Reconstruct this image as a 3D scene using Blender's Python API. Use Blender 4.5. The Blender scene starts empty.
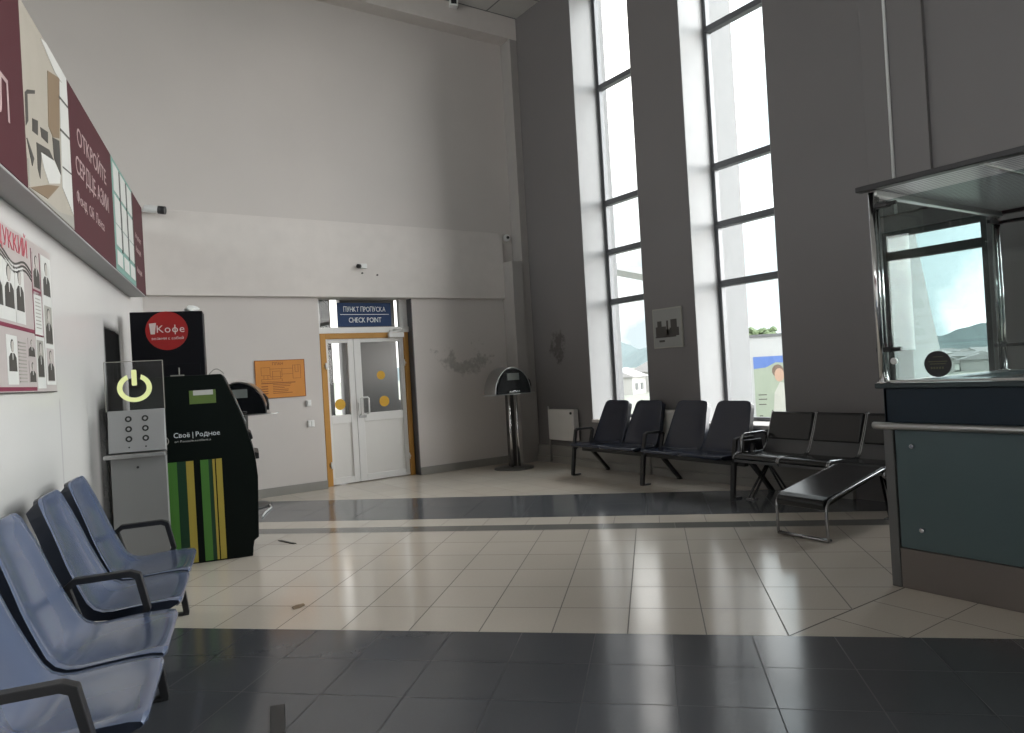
import bpy, bmesh, math, random
from mathutils import Vector, Matrix
random.seed(7)
PI = math.pi
C = bpy.context.scene.collection
sc = bpy.context.scene
R = math.radians

# ------------------------------------------------------------------ materials
def new_mat(name):
    m = bpy.data.materials.new(name); m.use_nodes = True
    nt = m.node_tree; nt.nodes.clear()
    out = nt.nodes.new('ShaderNodeOutputMaterial')
    return m, nt, out

def math_node(nt, op, a, b=None, c=None):
    n = nt.nodes.new('ShaderNodeMath'); n.operation = op
    for i, v in enumerate((a, b, c)):
        if v is None: continue
        if isinstance(v, (int, float)): n.inputs[i].default_value = v
        else: nt.links.new(v, n.inputs[i])
    return n.outputs[0]

def mix_col(nt, fac, a, b, mode='MIX'):
    n = nt.nodes.new('ShaderNodeMix'); n.data_type = 'RGBA'; n.blend_type = mode
    for i, v in ((0, fac), (6, a), (7, b)):
        if isinstance(v, (int, float)): n.inputs[i].default_value = v
        elif isinstance(v, (tuple, list)): n.inputs[i].default_value = (*v[:3], 1)
        else: nt.links.new(v, n.inputs[i])
    return n.outputs[2]

def noise(nt, vec, scale, detail=3.0, rough=.5):
    n = nt.nodes.new('ShaderNodeTexNoise'); n.inputs['Scale'].default_value = scale
    n.inputs['Detail'].default_value = detail; n.inputs['Roughness'].default_value = rough
    if vec is not None: nt.links.new(vec, n.inputs['Vector'])
    return n.outputs['Fac']

def mat(name, col, rough=.5, metal=0.0, spec=.5, var=.06, scale=6.0, bump=0.0, bscale=60.0, emit=None, estr=0.0, coat=0.0):
    m, nt, out = new_mat(name)
    p = nt.nodes.new('ShaderNodeBsdfPrincipled')
    tc = nt.nodes.new('ShaderNodeTexCoord')
    f = noise(nt, tc.outputs['Object'], scale)
    lo = tuple(max(0, c * (1 - var)) for c in col); hi = tuple(min(1, c * (1 + var)) for c in col)
    nt.links.new(mix_col(nt, f, lo, hi), p.inputs['Base Color'])
    p.inputs['Roughness'].default_value = rough; p.inputs['Metallic'].default_value = metal
    p.inputs['Specular IOR Level'].default_value = spec
    p.inputs['Coat Weight'].default_value = coat; p.inputs['Coat Roughness'].default_value = .2
    if bump:
        b = nt.nodes.new('ShaderNodeBump'); b.inputs['Strength'].default_value = bump; b.inputs['Distance'].default_value = .01
        nt.links.new(noise(nt, tc.outputs['Object'], bscale), b.inputs['Height']); nt.links.new(b.outputs[0], p.inputs['Normal'])
    if emit:
        p.inputs['Emission Color'].default_value = (*emit, 1); p.inputs['Emission Strength'].default_value = estr
    nt.links.new(p.outputs[0], out.inputs[0])
    return m

def glass(name, tint=(.985, .98, .972), rough=0.0, refl=1.0):
    m, nt, out = new_mat(name)
    t = nt.nodes.new('ShaderNodeBsdfTransparent'); t.inputs[0].default_value = (*tint, 1)
    g = nt.nodes.new('ShaderNodeBsdfGlossy'); g.inputs['Roughness'].default_value = rough
    fr = nt.nodes.new('ShaderNodeFresnel'); fr.inputs[0].default_value = 1.45
    mx = nt.nodes.new('ShaderNodeMixShader')
    geo = nt.nodes.new('ShaderNodeNewGeometry')     # outer faces only reflect: a thin sheet has no inner total reflection
    nt.links.new(math_node(nt, 'MULTIPLY', math_node(nt, 'MULTIPLY', fr.outputs[0], refl), math_node(nt, 'SUBTRACT', 1, geo.outputs['Backfacing'])), mx.inputs[0])
    nt.links.new(t.outputs[0], mx.inputs[1]); nt.links.new(g.outputs[0], mx.inputs[2])
    nt.links.new(mx.outputs[0], out.inputs[0])
    return m

def wall_paint(name, col, rough=.55, spec=.35, stains=(), dark_marks=()):
    """matt wall paint; stains = (y/x axis, centre a, centre z, half width, half height, ring inner) crumbled damp patches"""
    m, nt, out = new_mat(name)
    p = nt.nodes.new('ShaderNodeBsdfPrincipled')
    geo = nt.nodes.new('ShaderNodeNewGeometry')
    f = noise(nt, geo.outputs['Position'], .9, 4)
    c = mix_col(nt, f, tuple(x * .93 for x in col), tuple(min(1, x * 1.06) for x in col))
    sep = nt.nodes.new('ShaderNodeSeparateXYZ'); nt.links.new(geo.outputs['Position'], sep.inputs[0])
    for (ax, a0, z0, ra, rz, crescent, dark) in stains:
        n1 = noise(nt, geo.outputs['Position'], 5.5, 6, .65)
        n2 = noise(nt, geo.outputs['Position'], 22, 4, .6)
        da = math_node(nt, 'DIVIDE', math_node(nt, 'SUBTRACT', sep.outputs[ax], a0), ra)
        dz = math_node(nt, 'DIVIDE', math_node(nt, 'SUBTRACT', sep.outputs[2], z0), rz)
        r2 = math_node(nt, 'SQRT', math_node(nt, 'ADD', math_node(nt, 'MULTIPLY', da, da), math_node(nt, 'MULTIPLY', dz, dz)))
        if crescent:      # lower half ring
            ring = math_node(nt, 'SUBTRACT', .42, math_node(nt, 'ABSOLUTE', math_node(nt, 'SUBTRACT', r2, .85)))
            low = math_node(nt, 'SUBTRACT', math_node(nt, 'MULTIPLY', dz, -.6), .02)
            v = math_node(nt, 'MINIMUM', ring, low)
        else:
            v = math_node(nt, 'SUBTRACT', .75, r2)
        v = math_node(nt, 'ADD', v, math_node(nt, 'MULTIPLY', math_node(nt, 'SUBTRACT', n1, .55), 1.9))
        mr = nt.nodes.new('ShaderNodeMapRange'); mr.inputs[1].default_value = .0; mr.inputs[2].default_value = .22
        nt.links.new(v, mr.inputs[0])
        fac = math_node(nt, 'MULTIPLY', mr.outputs[0], math_node(nt, 'ADD', .45, math_node(nt, 'MULTIPLY', n2, .7)))
        c = mix_col(nt, fac, c, dark)
    vmax = None
    if dark_marks:        # soft-edged near-black marks on the wall face: (y0, y1, z0, z1, blur, strength) in the wall's own frame
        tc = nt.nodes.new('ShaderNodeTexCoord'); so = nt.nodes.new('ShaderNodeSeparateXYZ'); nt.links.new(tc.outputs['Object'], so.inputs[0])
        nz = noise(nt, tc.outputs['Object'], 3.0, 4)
        for (y0, y1, z0, z1, bl, st_) in dark_marks:
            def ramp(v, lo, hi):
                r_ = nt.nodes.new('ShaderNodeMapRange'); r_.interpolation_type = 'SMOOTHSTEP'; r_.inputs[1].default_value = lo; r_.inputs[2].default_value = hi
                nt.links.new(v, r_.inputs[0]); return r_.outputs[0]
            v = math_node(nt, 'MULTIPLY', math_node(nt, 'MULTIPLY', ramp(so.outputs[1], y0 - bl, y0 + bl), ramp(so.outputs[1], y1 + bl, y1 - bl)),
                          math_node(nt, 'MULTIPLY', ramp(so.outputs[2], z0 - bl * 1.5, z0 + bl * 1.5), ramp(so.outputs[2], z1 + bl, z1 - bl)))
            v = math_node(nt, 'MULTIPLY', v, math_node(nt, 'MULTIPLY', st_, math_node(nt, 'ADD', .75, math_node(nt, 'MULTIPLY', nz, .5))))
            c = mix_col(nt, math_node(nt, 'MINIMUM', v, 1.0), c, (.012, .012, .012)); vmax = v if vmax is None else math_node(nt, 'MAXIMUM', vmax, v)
    nt.links.new(c, p.inputs['Base Color'])
    p.inputs['Roughness'].default_value = rough; p.inputs['Specular IOR Level'].default_value = spec
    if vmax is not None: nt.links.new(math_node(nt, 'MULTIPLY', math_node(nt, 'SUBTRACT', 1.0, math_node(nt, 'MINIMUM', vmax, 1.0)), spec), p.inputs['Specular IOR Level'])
    b = nt.nodes.new('ShaderNodeBump'); b.inputs['Strength'].default_value = .05; b.inputs['Distance'].default_value = .02
    nt.links.new(noise(nt, geo.outputs['Position'], 2.2, 5), b.inputs['Height']); nt.links.new(b.outputs[0], p.inputs['Normal'])
    nt.links.new(p.outputs[0], out.inputs[0])
    return m

def floor_mat():
    m, nt, out = new_mat('floor_tiles')
    p = nt.nodes.new('ShaderNodeBsdfPrincipled')
    geo = nt.nodes.new('ShaderNodeNewGeometry')
    sep = nt.nodes.new('ShaderNodeSeparateXYZ'); nt.links.new(geo.outputs['Position'], sep.inputs[0])
    X, Y = sep.outputs[0], sep.outputs[1]
    k = 1 / math.sqrt(2)
    mn = lambda op, a, b=None, c=None: math_node(nt, op, a, b, c)
    u = mn('MULTIPLY', mn('SUBTRACT', X, Y), k); t = mn('MULTIPLY', mn('ADD', X, Y), k)
    def joint(v, off, pitch, w):       # 1 on the joint
        q = mn('DIVIDE', mn('SUBTRACT', v, off), pitch)
        d = mn('MULTIPLY', mn('ABSOLUTE', mn('SUBTRACT', q, mn('ROUND', q))), pitch)
        return mn('LESS_THAN', d, w / 2)
    def cell(v, off, pitch):
        return mn('FLOOR', mn('DIVIDE', mn('SUBTRACT', v, off), pitch))
    def tile(cu, cv, seed):
        w = nt.nodes.new('ShaderNodeTexWhiteNoise'); w.noise_dimensions = '3D'
        cb = nt.nodes.new('ShaderNodeCombineXYZ'); nt.links.new(cu, cb.inputs[0]); nt.links.new(cv, cb.inputs[1]); cb.inputs[2].default_value = seed
        nt.links.new(cb.outputs[0], w.inputs['Vector']); return w.outputs['Value']
    n1 = noise(nt, geo.outputs['Position'], 2.3, 5); n2 = noise(nt, geo.outputs['Position'], 70, 3)
    L0, L1 = (.62, .555, .48), (.70, .635, .555)
    D0, D1 = (.070, .074, .083), (.092, .096, .107)
    G0, G1 = (.17, .165, .155), (.21, .205, .19)
    jl, jd = (.12, .10, .085), (.025, .026, .03)
    def zone(a, offa, b, offb, pitch, w, c0, c1, jc, seed):
        v = mn('ADD', mn('MULTIPLY', tile(cell(a, offa, pitch), cell(b, offb, pitch), seed), .6), mn('MULTIPLY', n1, .4))
        col = mix_col(nt, v, c0, c1)
        col = mix_col(nt, mn('MULTIPLY', n2, .22), col, tuple(x * .6 for x in c0))
        j = mn('MAXIMUM', joint(a, offa, pitch, w), joint(b, offb, pitch, w))
        return mix_col(nt, j, col, jc), j
    light, jl1 = zone(u, .205, t, 3.815, .4035, .007, L0, L1, jl, 1)
    dark, jd1 = zone(u, .03, t, 3.425, .3965, .006, D0, D1, jd, 2)
    strip, js1 = zone(u, .0, t, 6.46, .4035, .006, L0, L1, jl, 3)
    thin, jt1 = zone(u, .13, t, 6.0, .62, .004, G0, G1, jl, 4)
    thick, jk1 = zone(u, -.12, t, 6.79, .593, .005, (.105, .111, .121), (.13, .136, .148), jd, 5)
    diag, jg1 = zone(X, 3.51, Y, 1.87, .395, .006, L0, L1, jl, 6)
    far, jf1 = zone(X, 3.51, Y, .09, .395, .006, tuple(x * .98 for x in L0), L1, jl, 7)
    def gt(v, x): return mn('GREATER_THAN', v, x)
    col, jt = dark, jd1
    for (lim, c2, j2) in ((3.815, light, jl1), (6.255, thin, jt1), (6.47, strip, js1), (6.79, thick, jk1), (7.98, far, jf1)):
        g = gt(t, lim); col = mix_col(nt, g, col, c2)
        jt = mn('ADD', mn('MULTIPLY', jt, mn('SUBTRACT', 1, g)), mn('MULTIPLY', j2, g))
    g = mn('MULTIPLY', mn('MULTIPLY', gt(t, 3.815), mn('LESS_THAN', Y, 2.268)), gt(X, 1.0))
    col = mix_col(nt, g, col, diag)
    jt = mn('ADD', mn('MULTIPLY', jt, mn('SUBTRACT', 1, g)), mn('MULTIPLY', jg1, g))
    edge = mn('MULTIPLY', gt(t, 3.815), mn('LESS_THAN', mn('ABSOLUTE', mn('SUBTRACT', Y, 2.268)), .004))
    edge = mn('MULTIPLY', edge, mn('LESS_THAN', t, 6.2)); edge = mn('MULTIPLY', edge, gt(X, 3.0))
    col = mix_col(nt, edge, col, jl)
    nt.links.new(col, p.inputs['Base Color'])
    rg = mn('ADD', .10, mn('MULTIPLY', n1, .09)); rg = mn('ADD', rg, mn('MULTIPLY', jt, .4))
    nt.links.new(rg, p.inputs['Roughness']); p.inputs['Specular IOR Level'].default_value = .68
    b = nt.nodes.new('ShaderNodeBump'); b.inputs['Strength'].default_value = .2; b.inputs['Distance'].default_value = .003
    h = mn('ADD', mn('MULTIPLY', jt, -1.0), mn('MULTIPLY', noise(nt, geo.outputs['Position'], 9, 2), .12))
    nt.links.new(h, b.inputs['Height']); nt.links.new(b.outputs[0], p.inputs['Normal'])
    nt.links.new(p.outputs[0], out.inputs[0])
    return m

def ceiling_mat():
    m, nt, out = new_mat('ceiling_tiles')
    p = nt.nodes.new('ShaderNodeBsdfPrincipled')
    geo = nt.nodes.new('ShaderNodeNewGeometry')
    br = nt.nodes.new('ShaderNodeTexBrick'); br.offset = 0; br.inputs['Scale'].default_value = 1.0
    br.inputs['Brick Width'].default_value = .6; br.inputs['Row Height'].default_value = .6; br.inputs['Mortar Size'].default_value = .012
    br.inputs['Color1'].default_value = (.55, .54, .52, 1); br.inputs['Color2'].default_value = (.58, .57, .55, 1); br.inputs['Mortar'].default_value = (.2, .2, .2, 1)
    nt.links.new(geo.outputs['Position'], br.inputs['Vector'])
    nt.links.new(br.outputs[0], p.inputs['Base Color']); p.inputs['Roughness'].default_value = .8
    nt.links.new(p.outputs[0], out.inputs[0]); return m

def ribbed_mat():
    """twin-wall polycarbonate: translucent with fine ribs along y"""
    m, nt, out = new_mat('ribbed_polycarbonate')
    tc = nt.nodes.new('ShaderNodeTexCoord')
    sep = nt.nodes.new('ShaderNodeSeparateXYZ'); nt.links.new(tc.outputs['Object'], sep.inputs[0])
    q = math_node(nt, 'FRACT', math_node(nt, 'MULTIPLY', sep.outputs[0], 1 / .045))
    rib = math_node(nt, 'LESS_THAN', q, .18)
    col = mix_col(nt, rib, (.60, .60, .61), (.10, .10, .105))
    d = nt.nodes.new('ShaderNodeBsdfPrincipled'); nt.links.new(col, d.inputs['Base Color']); d.inputs['Roughness'].default_value = .22
    t = nt.nodes.new('ShaderNodeBsdfTranslucent'); nt.links.new(col, t.inputs[0])
    mx = nt.nodes.new('ShaderNodeMixShader'); mx.inputs[0].default_value = .4
    nt.links.new(d.outputs[0], mx.inputs[1]); nt.links.new(t.outputs[0], mx.inputs[2]); nt.links.new(mx.outputs[0], out.inputs[0])
    return m

M = {}
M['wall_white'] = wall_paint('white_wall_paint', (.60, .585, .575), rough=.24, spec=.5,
                             dark_marks=((-2.60, -1.80, 1.1, 2.0, .06, 1.1), (-3.05, -2.62, .2, 1.36, .09, .9), (-4.225, -4.215, .85, 1.40, .02, .5), (-6.2, -4.4, .80, 1.0, .16, .22)))
M['wall_grey'] = wall_paint('grey_wall_paint', (.60, .56, .535), rough=.5,
                            stains=((0, 5.45, 1.84, .42, .40, True, (.36, .34, .32)),))
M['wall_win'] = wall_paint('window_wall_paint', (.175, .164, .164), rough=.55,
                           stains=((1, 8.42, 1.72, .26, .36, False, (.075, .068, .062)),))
M['wall_dark'] = wall_paint('dark_wall_paint', (.26, .25, .245))
M['buttress'] = mat('buttress_render', (.42, .42, .42), .8)
M['reveal'] = mat('exterior_pale_render', (.19, .193, .197), .8)
M['trim'] = mat('trim_paint', (.66, .615, .585), .5)
M['slope_dull'] = mat('grey_reveal_paint', (.22, .22, .223), .7)
M['trim_dull'] = mat('grey_casing_paint', (.36, .34, .325), .5)
M['slope'] = mat('reveal_paint', (.29, .29, .295), .6)
M['floor'] = floor_mat(); M['ceil'] = ceiling_mat()
M['skirt'] = mat('skirting_tile', (.27, .26, .24), .35, var=.12, scale=4)
M['frame_grey'] = mat('grey_aluminium_frame', (.11, .113, .12), .45, .2)
M['frame_dark'] = mat('dark_window_frame', (.045, .05, .05), .45)
M['glass'] = glass('window_glass', refl=.9)
M['glass_booth'] = glass('booth_glass', (.74, .79, .785), refl=1.0)
M['glass_side'] = glass('booth_side_glass', (.80, .835, .83), refl=.3)
M['acrylic'] = glass('acrylic_sheet', (.9, .91, .92), refl=1.2)
M['white_pvc'] = mat('white_door_profile', (.80, .79, .775), .3, var=.03)
M['white_panel'] = mat('white_door_panel', (.76, .745, .72), .4, var=.03)
M['yellow'] = mat('ochre_yellow_paint', (.50, .25, .05), .5, var=.12)
M['yellow_dot'] = mat('yellow_sticker', (.72, .40, .03), .5)
M['blue_sign'] = mat('blue_sign', (.008, .038, .125), .4, spec=.3)
M['sign_white'] = mat('sign_white', (.80, .84, .88), .5, var=.01)
M['orange'] = mat('orange_sheet', (.62, .24, .035), .5, var=.1)
M['orange_ink'] = mat('orange_ink', (.26, .075, .012), .6)
M['chrome'] = mat('chrome', (.72, .72, .72), .13, 1.0, var=.02)
M['steel'] = mat('brushed_steel', (.48, .48, .48), .33, 1.0, var=.06, scale=20)
M['kick'] = mat('kick_steel', (.19, .165, .15), .42, .6, var=.06, scale=3)
M['kiosk_body'] = mat('grey_kiosk_body', (.21, .21, .212), .45, .2, var=.04)
M['steel_paint'] = mat('grey_kiosk_steel', (.33, .33, .333), .42, .3, var=.04)
M['black'] = mat('black_powder_coat', (.012, .012, .014), .42)
M['black_gloss'] = mat('black_gloss', (.008, .009, .011), .18)
M['leather'] = mat('black_leather', (.006, .006, .007), .22, spec=.6, bump=.03, bscale=120)
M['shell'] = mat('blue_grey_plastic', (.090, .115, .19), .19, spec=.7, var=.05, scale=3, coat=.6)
M['shell_shaded'] = mat('shaded_blue_plastic', (.022, .027, .045), .24, var=.05, scale=3)  # same bench plastic, with the shade by the windows put into its colour
M['shell_back'] = mat('dark_shell_backing', (.012, .016, .028), .4)
M['rail'] = mat('dull_chrome', (.34, .34, .35), .25, 1.0)
M['pan'] = mat('seat_pan_steel', (.30, .30, .31), .35, .8)
M['hatch'] = mat('dark_hatch_plate', (.03, .03, .032), .4)
M['perf'] = mat('dark_seat_steel', (.10, .10, .105), .35, .6)
M['dark_steel'] = mat('dark_base_steel', (.10, .095, .09), .45, .5)
M['rubber'] = mat('black_rubber', (.015, .015, .015), .7)
M['atm_black'] = mat('cash_machine_black', (.004, .007, .006), .5, spec=.12)
M['cm_black'] = mat('coffee_machine_black', (.007, .007, .010), .45, spec=.15)
M['green'] = mat('stripe_green', (.07, .21, .035), .45)
M['dkgreen'] = mat('stripe_dark_green', (.008, .045, .02), .45)
M['sticker_ink'] = mat('sticker_ink', (.12, .12, .06), .5)
M['ystripe'] = mat('stripe_yellow', (.42, .33, .055), .45)
M['lime'] = mat('green_label', (.12, .19, .045), .4)
M['red'] = mat('red_logo', (.40, .012, .012), .4)
M['pinkwhite'] = mat('logo_lettering', (.85, .70, .68), .5)
M['glow'] = mat('lit_symbol', (.70, .74, .36), .5, emit=(.90, .94, .42), estr=.26)
M['burgundy'] = mat('burgundy_banner', (.072, .021, .027), .6, spec=.15)
M['banner_text'] = mat('banner_lettering', (.42, .31, .31), .6)
M['box_grey'] = mat('lightbox_casing', (.33, .33, .33), .5)
M['cream'] = mat('print_cream', (.36, .33, .28), .6)
M['print_grey'] = mat('print_grey', (.30, .29, .26), .6)
M['print_dark'] = mat('print_dark', (.05, .045, .04), .6)
M['print_white'] = mat('print_white', (.56, .56, .54), .6)
M['print_brown'] = mat('print_brown', (.20, .14, .085), .6)
M['print_green'] = mat('print_green', (.16, .30, .26), .6)
M['print_pink'] = mat('print_pink', (.40, .355, .345), .6)
M['picture_paper'] = mat('picture_paper', (.25, .25, .24), .6)
M['print_red'] = mat('print_red', (.45, .06, .09), .6)
M['print_maroon'] = mat('print_maroon', (.18, .02, .05), .6)
M['skin_print'] = mat('print_face', (.42, .39, .36), .6)
M['teal'] = mat('teal_glass_panel', (.082, .122, .128), .3, var=.04)
M['booth_steel'] = mat('booth_grey_steel', (.13, .13, .128), .4, .4)
M['navy'] = mat('dark_blue_panel', (.010, .022, .036), .4, spec=.3)
M['counter_cap'] = mat('counter_cap', (.02, .035, .038), .3)
M['ribbed'] = ribbed_mat()
M['screen'] = mat('screen', (.20, .22, .215), .2)
M['radiator'] = mat('white_radiator', (.62, .60, .57), .45)
M['white'] = mat('white_plastic', (.75, .75, .74), .4)
M['conduit'] = mat('white_conduit', (.62, .62, .62), .4)
M['paper'] = mat('crumpled_paper', (.8, .8, .78), .8)
M['ground'] = mat('outside_ground', (.20, .21, .18), .9, var=.3, scale=.2)
M['hill'] = mat('hill_forest', (.10, .135, .14), .95, var=.3, scale=.02)
M['leaf'] = mat('tree_leaves', (.09, .13, .06), .8, var=.4)
M['bark'] = mat('tree_bark', (.12, .09, .07), .9)
M['house'] = mat('house_wall', (.33, .325, .31), .8)
M['roof'] = mat('house_roof', (.30, .29, .29), .8)
M['canopy_white'] = mat('white_canopy', (.34, .345, .35), .6)
M['ad_blue'] = mat('ad_blue', (.07, .13, .34), .5)
M['ad_pale'] = mat('ad_pale', (.23, .265, .21), .5)
M['ad_skin'] = mat('ad_skin', (.34, .22, .16), .5)
M['ad_hair'] = mat('ad_hair', (.12, .08, .06), .5)
M['ad_cloth'] = mat('ad_cloth', (.33, .33, .30), .5)
M['ribbon'] = mat('orange_ribbon', (.50, .22, .08), .6)

# ------------------------------------------------------------------ mesh helpers
class MB:
    def __init__(s): s.bm = bmesh.new(); s.mats = []
    def _mi(s, m):
        if m is None: return 0
        if m not in s.mats: s.mats.append(m)
        return s.mats.index(m)
    def _tagnew(s, faces, m):
        i = s._mi(m)
        for f in faces: f.material_index = i
    def box(s, x0, x1, y0, y1, z0, z1, bev=0.0, m=None, seg=2):
        b = bmesh.new(); bmesh.ops.create_cube(b, size=1.0)
        for v in b.verts:
            v.co = Vector(((x0 + x1) / 2 + v.co.x * (x1 - x0), (y0 + y1) / 2 + v.co.y * (y1 - y0), (z0 + z1) / 2 + v.co.z * (z1 - z0)))
        if bev: bmesh.ops.bevel(b, geom=list(b.edges), offset=bev, segments=seg, profile=.5, affect='EDGES')
        s._merge(b, m); return s
    def _merge(s, b, m, mtx=None):
        if mtx is not None: bmesh.ops.transform(b, matrix=mtx, verts=b.verts)
        bmesh.ops.recalc_face_normals(b, faces=b.faces)
        i = s._mi(m); mp = {}
        for v in b.verts: mp[v] = s.bm.verts.new(v.co)
        for f in b.faces:
            try: g = s.bm.faces.new([mp[v] for v in f.verts])
            except ValueError: continue
            g.material_index = i; g.smooth = f.smooth
        b.free()
    def prism(s, pts, a, b, axis='y', bev=0.0, m=None, seg=2):
        """pts 2-D outline, extruded a..b along axis (y: pts are x,z; x: pts are y,z; z: pts are x,y)"""
        bm = bmesh.new()
        def P(p, t): return {'y': (p[0], t, p[1]), 'x': (t, p[0], p[1]), 'z': (p[0], p[1], t)}[axis]
        A = [bm.verts.new(P(p, a)) for p in pts]; B = [bm.verts.new(P(p, b)) for p in pts]
        bm.faces.new(A); bm.faces.new(B[::-1])
        n = len(pts)
        for i in range(n): bm.faces.new([A[i], B[i], B[(i + 1) % n], A[(i + 1) % n]])
        if bev: bmesh.ops.bevel(bm, geom=list(bm.edges), offset=bev, segments=seg, profile=.5, affect='EDGES')
        s._merge(bm, m); return s
    def tube(s, pts, r, seg=10, closed=False, m=None, cap=True):
        pts = [Vector(p) for p in pts]; n = len(pts); bm = bmesh.new(); rings = []
        prev = None
        for i, p in enumerate(pts):
            if closed: t = (pts[(i + 1) % n] - pts[i - 1])
            else: t = pts[min(i + 1, n - 1)] - pts[max(i - 1, 0)]
            t.normalize()
            ref = prev if prev is not None else (Vector((0, 0, 1)) if abs(t.z) < .9 else Vector((1, 0, 0)))
            a = (ref - t * ref.dot(t)).normalized(); bb = t.cross(a); prev = a
            rr = r[i] if isinstance(r, (list, tuple)) else r
            rings.append([bm.verts.new(p + (a * math.cos(2 * PI * k / seg) + bb * math.sin(2 * PI * k / seg)) * rr) for k in range(seg)])
        m_ = n if closed else n - 1
        for i in range(m_):
            A, B = rings[i], rings[(i + 1) % n]
            for k in range(seg):
                f = bm.faces.new([A[k], A[(k + 1) % seg], B[(k + 1) % seg], B[k]]); f.smooth = True
        if not closed and cap:
            bm.faces.new(rings[0][::-1]); bm.faces.new(rings[-1])
        s._merge(bm, m); return s
    def ribbon(s, path, x0, x1, t, bev=.003, m=None):
        """flat bar: planar path in (y,z), thickness t in plane, from x0 to x1"""
        n = len(path); L = []; Rr = []
        for i in range(n):
            p = Vector(path[i])
            d0 = (Vector(path[i]) - Vector(path[i - 1])).normalized() if i else None
            d1 = (Vector(path[i + 1]) - Vector(path[i])).normalized() if i < n - 1 else None
            if d0 is None: d0 = d1
            if d1 is None: d1 = d0
            n0 = Vector((-d0.y, d0.x)); n1 = Vector((-d1.y, d1.x)); nn = (n0 + n1).normalized()
            k = t / 2 / max(.35, nn.dot(n0))
            L.append(p + nn * k); Rr.append(p - nn * k)
        s.prism([tuple(q) for q in L + Rr[::-1]], x0, x1, 'x', bev, m); return s
    def lathe(s, prof, seg=32, m=None, cx=0, cy=0):
        bm = bmesh.new(); rings = []
        for (r, z) in prof:
            rings.append([bm.verts.new((cx + r * math.cos(2 * PI * k / seg), cy + r * math.sin(2 * PI * k / seg), z)) for k in range(seg)] if r > 1e-6 else [bm.verts.new((cx, cy, z))])
        for A, B in zip(rings, rings[1:]):
            for k in range(seg):
                k2 = (k + 1) % seg
                if len(A) == 1 and len(B) == 1: continue
                if len(A) == 1: f = bm.faces.new([A[0], B[k], B[k2]])
                elif len(B) == 1: f = bm.faces.new([A[k], A[k2], B[0]])
                else: f = bm.faces.new([A[k], A[k2], B[k2], B[k]])
                f.smooth = True
        s._merge(bm, m); return s
    def disc(s, c, r, t, axis='y', seg=32, m=None, bev=0.0):
        """coin at c, thickness t along axis"""
        pts = [(r * math.cos(2 * PI * k / seg), r * math.sin(2 * PI * k / seg)) for k in range(seg)]
        if axis == 'y': q = [(c[0] + a, c[2] + b) for a, b in pts]; s.prism(q, c[1] - t / 2, c[1] + t / 2, 'y', bev, m)
        elif axis == 'x': q = [(c[1] + a, c[2] + b) for a, b in pts]; s.prism(q, c[0] - t / 2, c[0] + t / 2, 'x', bev, m)
        else: q = [(c[0] + a, c[1] + b) for a, b in pts]; s.prism(q, c[2] - t / 2, c[2] + t / 2, 'z', bev, m)
        return s
    def mesh(s, name):
        me = bpy.data.meshes.new(name); s.bm.to_mesh(me); s.bm.free(); return me
    def build(s, name, m=None, parent=None, loc=(0, 0, 0), rotz=0.0):
        me = s.mesh(name)
        if s.mats:
            for q in s.mats: me.materials.append(q)
        elif m: me.materials.append(m)
        o = bpy.data.objects.new(name, me); C.objects.link(o)
        o.location = loc; o.rotation_euler = (0, 0, rotz)
        if parent: o.parent = parent
        return o

def tag(o, label, cat, group=None, kind=None):
    o['label'] = label; o['category'] = cat
    if group: o['group'] = group
    if kind: o['kind'] = kind
    return o
def thing(name, label, cat, loc=(0, 0, 0), rotz=0.0, group=None):
    o = bpy.data.objects.new(name, None); C.objects.link(o); o.empty_display_size = .1
    o.location = loc; o.rotation_euler = (0, 0, rotz)
    return tag(o, label, cat, group)
def struct(o, label=None):
    o['kind'] = 'structure'
    if label: o['label'] = label
    return o
def copy_thing(root, loc, rotz, label):
    r = root.copy(); C.objects.link(r); r.location = loc; r.rotation_euler = (0, 0, rotz); r['label'] = label
    for ch in list(root.children):
        c = ch.copy(); C.objects.link(c); c.parent = r
        for g in ch.children:
            d = g.copy(); C.objects.link(d); d.parent = c
    return r
LOOK = dict(zip('АВЕКМНОРСТХаеорсухёЁ', 'ABEKMHOPCTXaeopcyxëË'))
GLYPHS = {}
def glyph(ch):
    """outline mesh of one letter at unit size, as (verts, faces, width)"""
    if ch not in GLYPHS:
        cu = bpy.data.curves.new('lettering_curve', 'FONT'); cu.resolution_u = 4
        cu.body = {'н': 'H', 'ф': 'o', 'к': 'K', 'т': 'T', 'м': 'M', 'в': 'B'}.get(ch, LOOK.get(ch, ch))
        t = bpy.data.objects.new('lettering_source', cu); C.objects.link(t); bpy.context.view_layer.update()
        me = bpy.data.meshes.new_from_object(t.evaluated_get(bpy.context.evaluated_depsgraph_get()))
        V = [Vector(v.co) for v in me.vertices]; F = [tuple(p.vertices) for p in me.polygons]
        bpy.data.objects.remove(t); bpy.data.curves.remove(cu); bpy.data.meshes.remove(me)
        if ch in 'нктмв': V = [Vector((v.x * .86, v.y * .74, 0)) for v in V]
        if V:
            x0 = min(v.x for v in V); V = [Vector((v.x - x0, v.y, 0)) for v in V]; w_ = max(v.x for v in V)
        else: w_ = .2
        if ch == 'ф':
            V = [Vector((v.x + .06, v.y, 0)) for v in V]; w_ += .12; n = len(V); c = w_ / 2
            V += [Vector((c - .04, -.2, 0)), Vector((c + .04, -.2, 0)), Vector((c + .04, .72, 0)), Vector((c - .04, .72, 0))]; F.append((n, n + 1, n + 2, n + 3))
        GLYPHS[ch] = (V, F, w_)
    return GLYPHS[ch]
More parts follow.
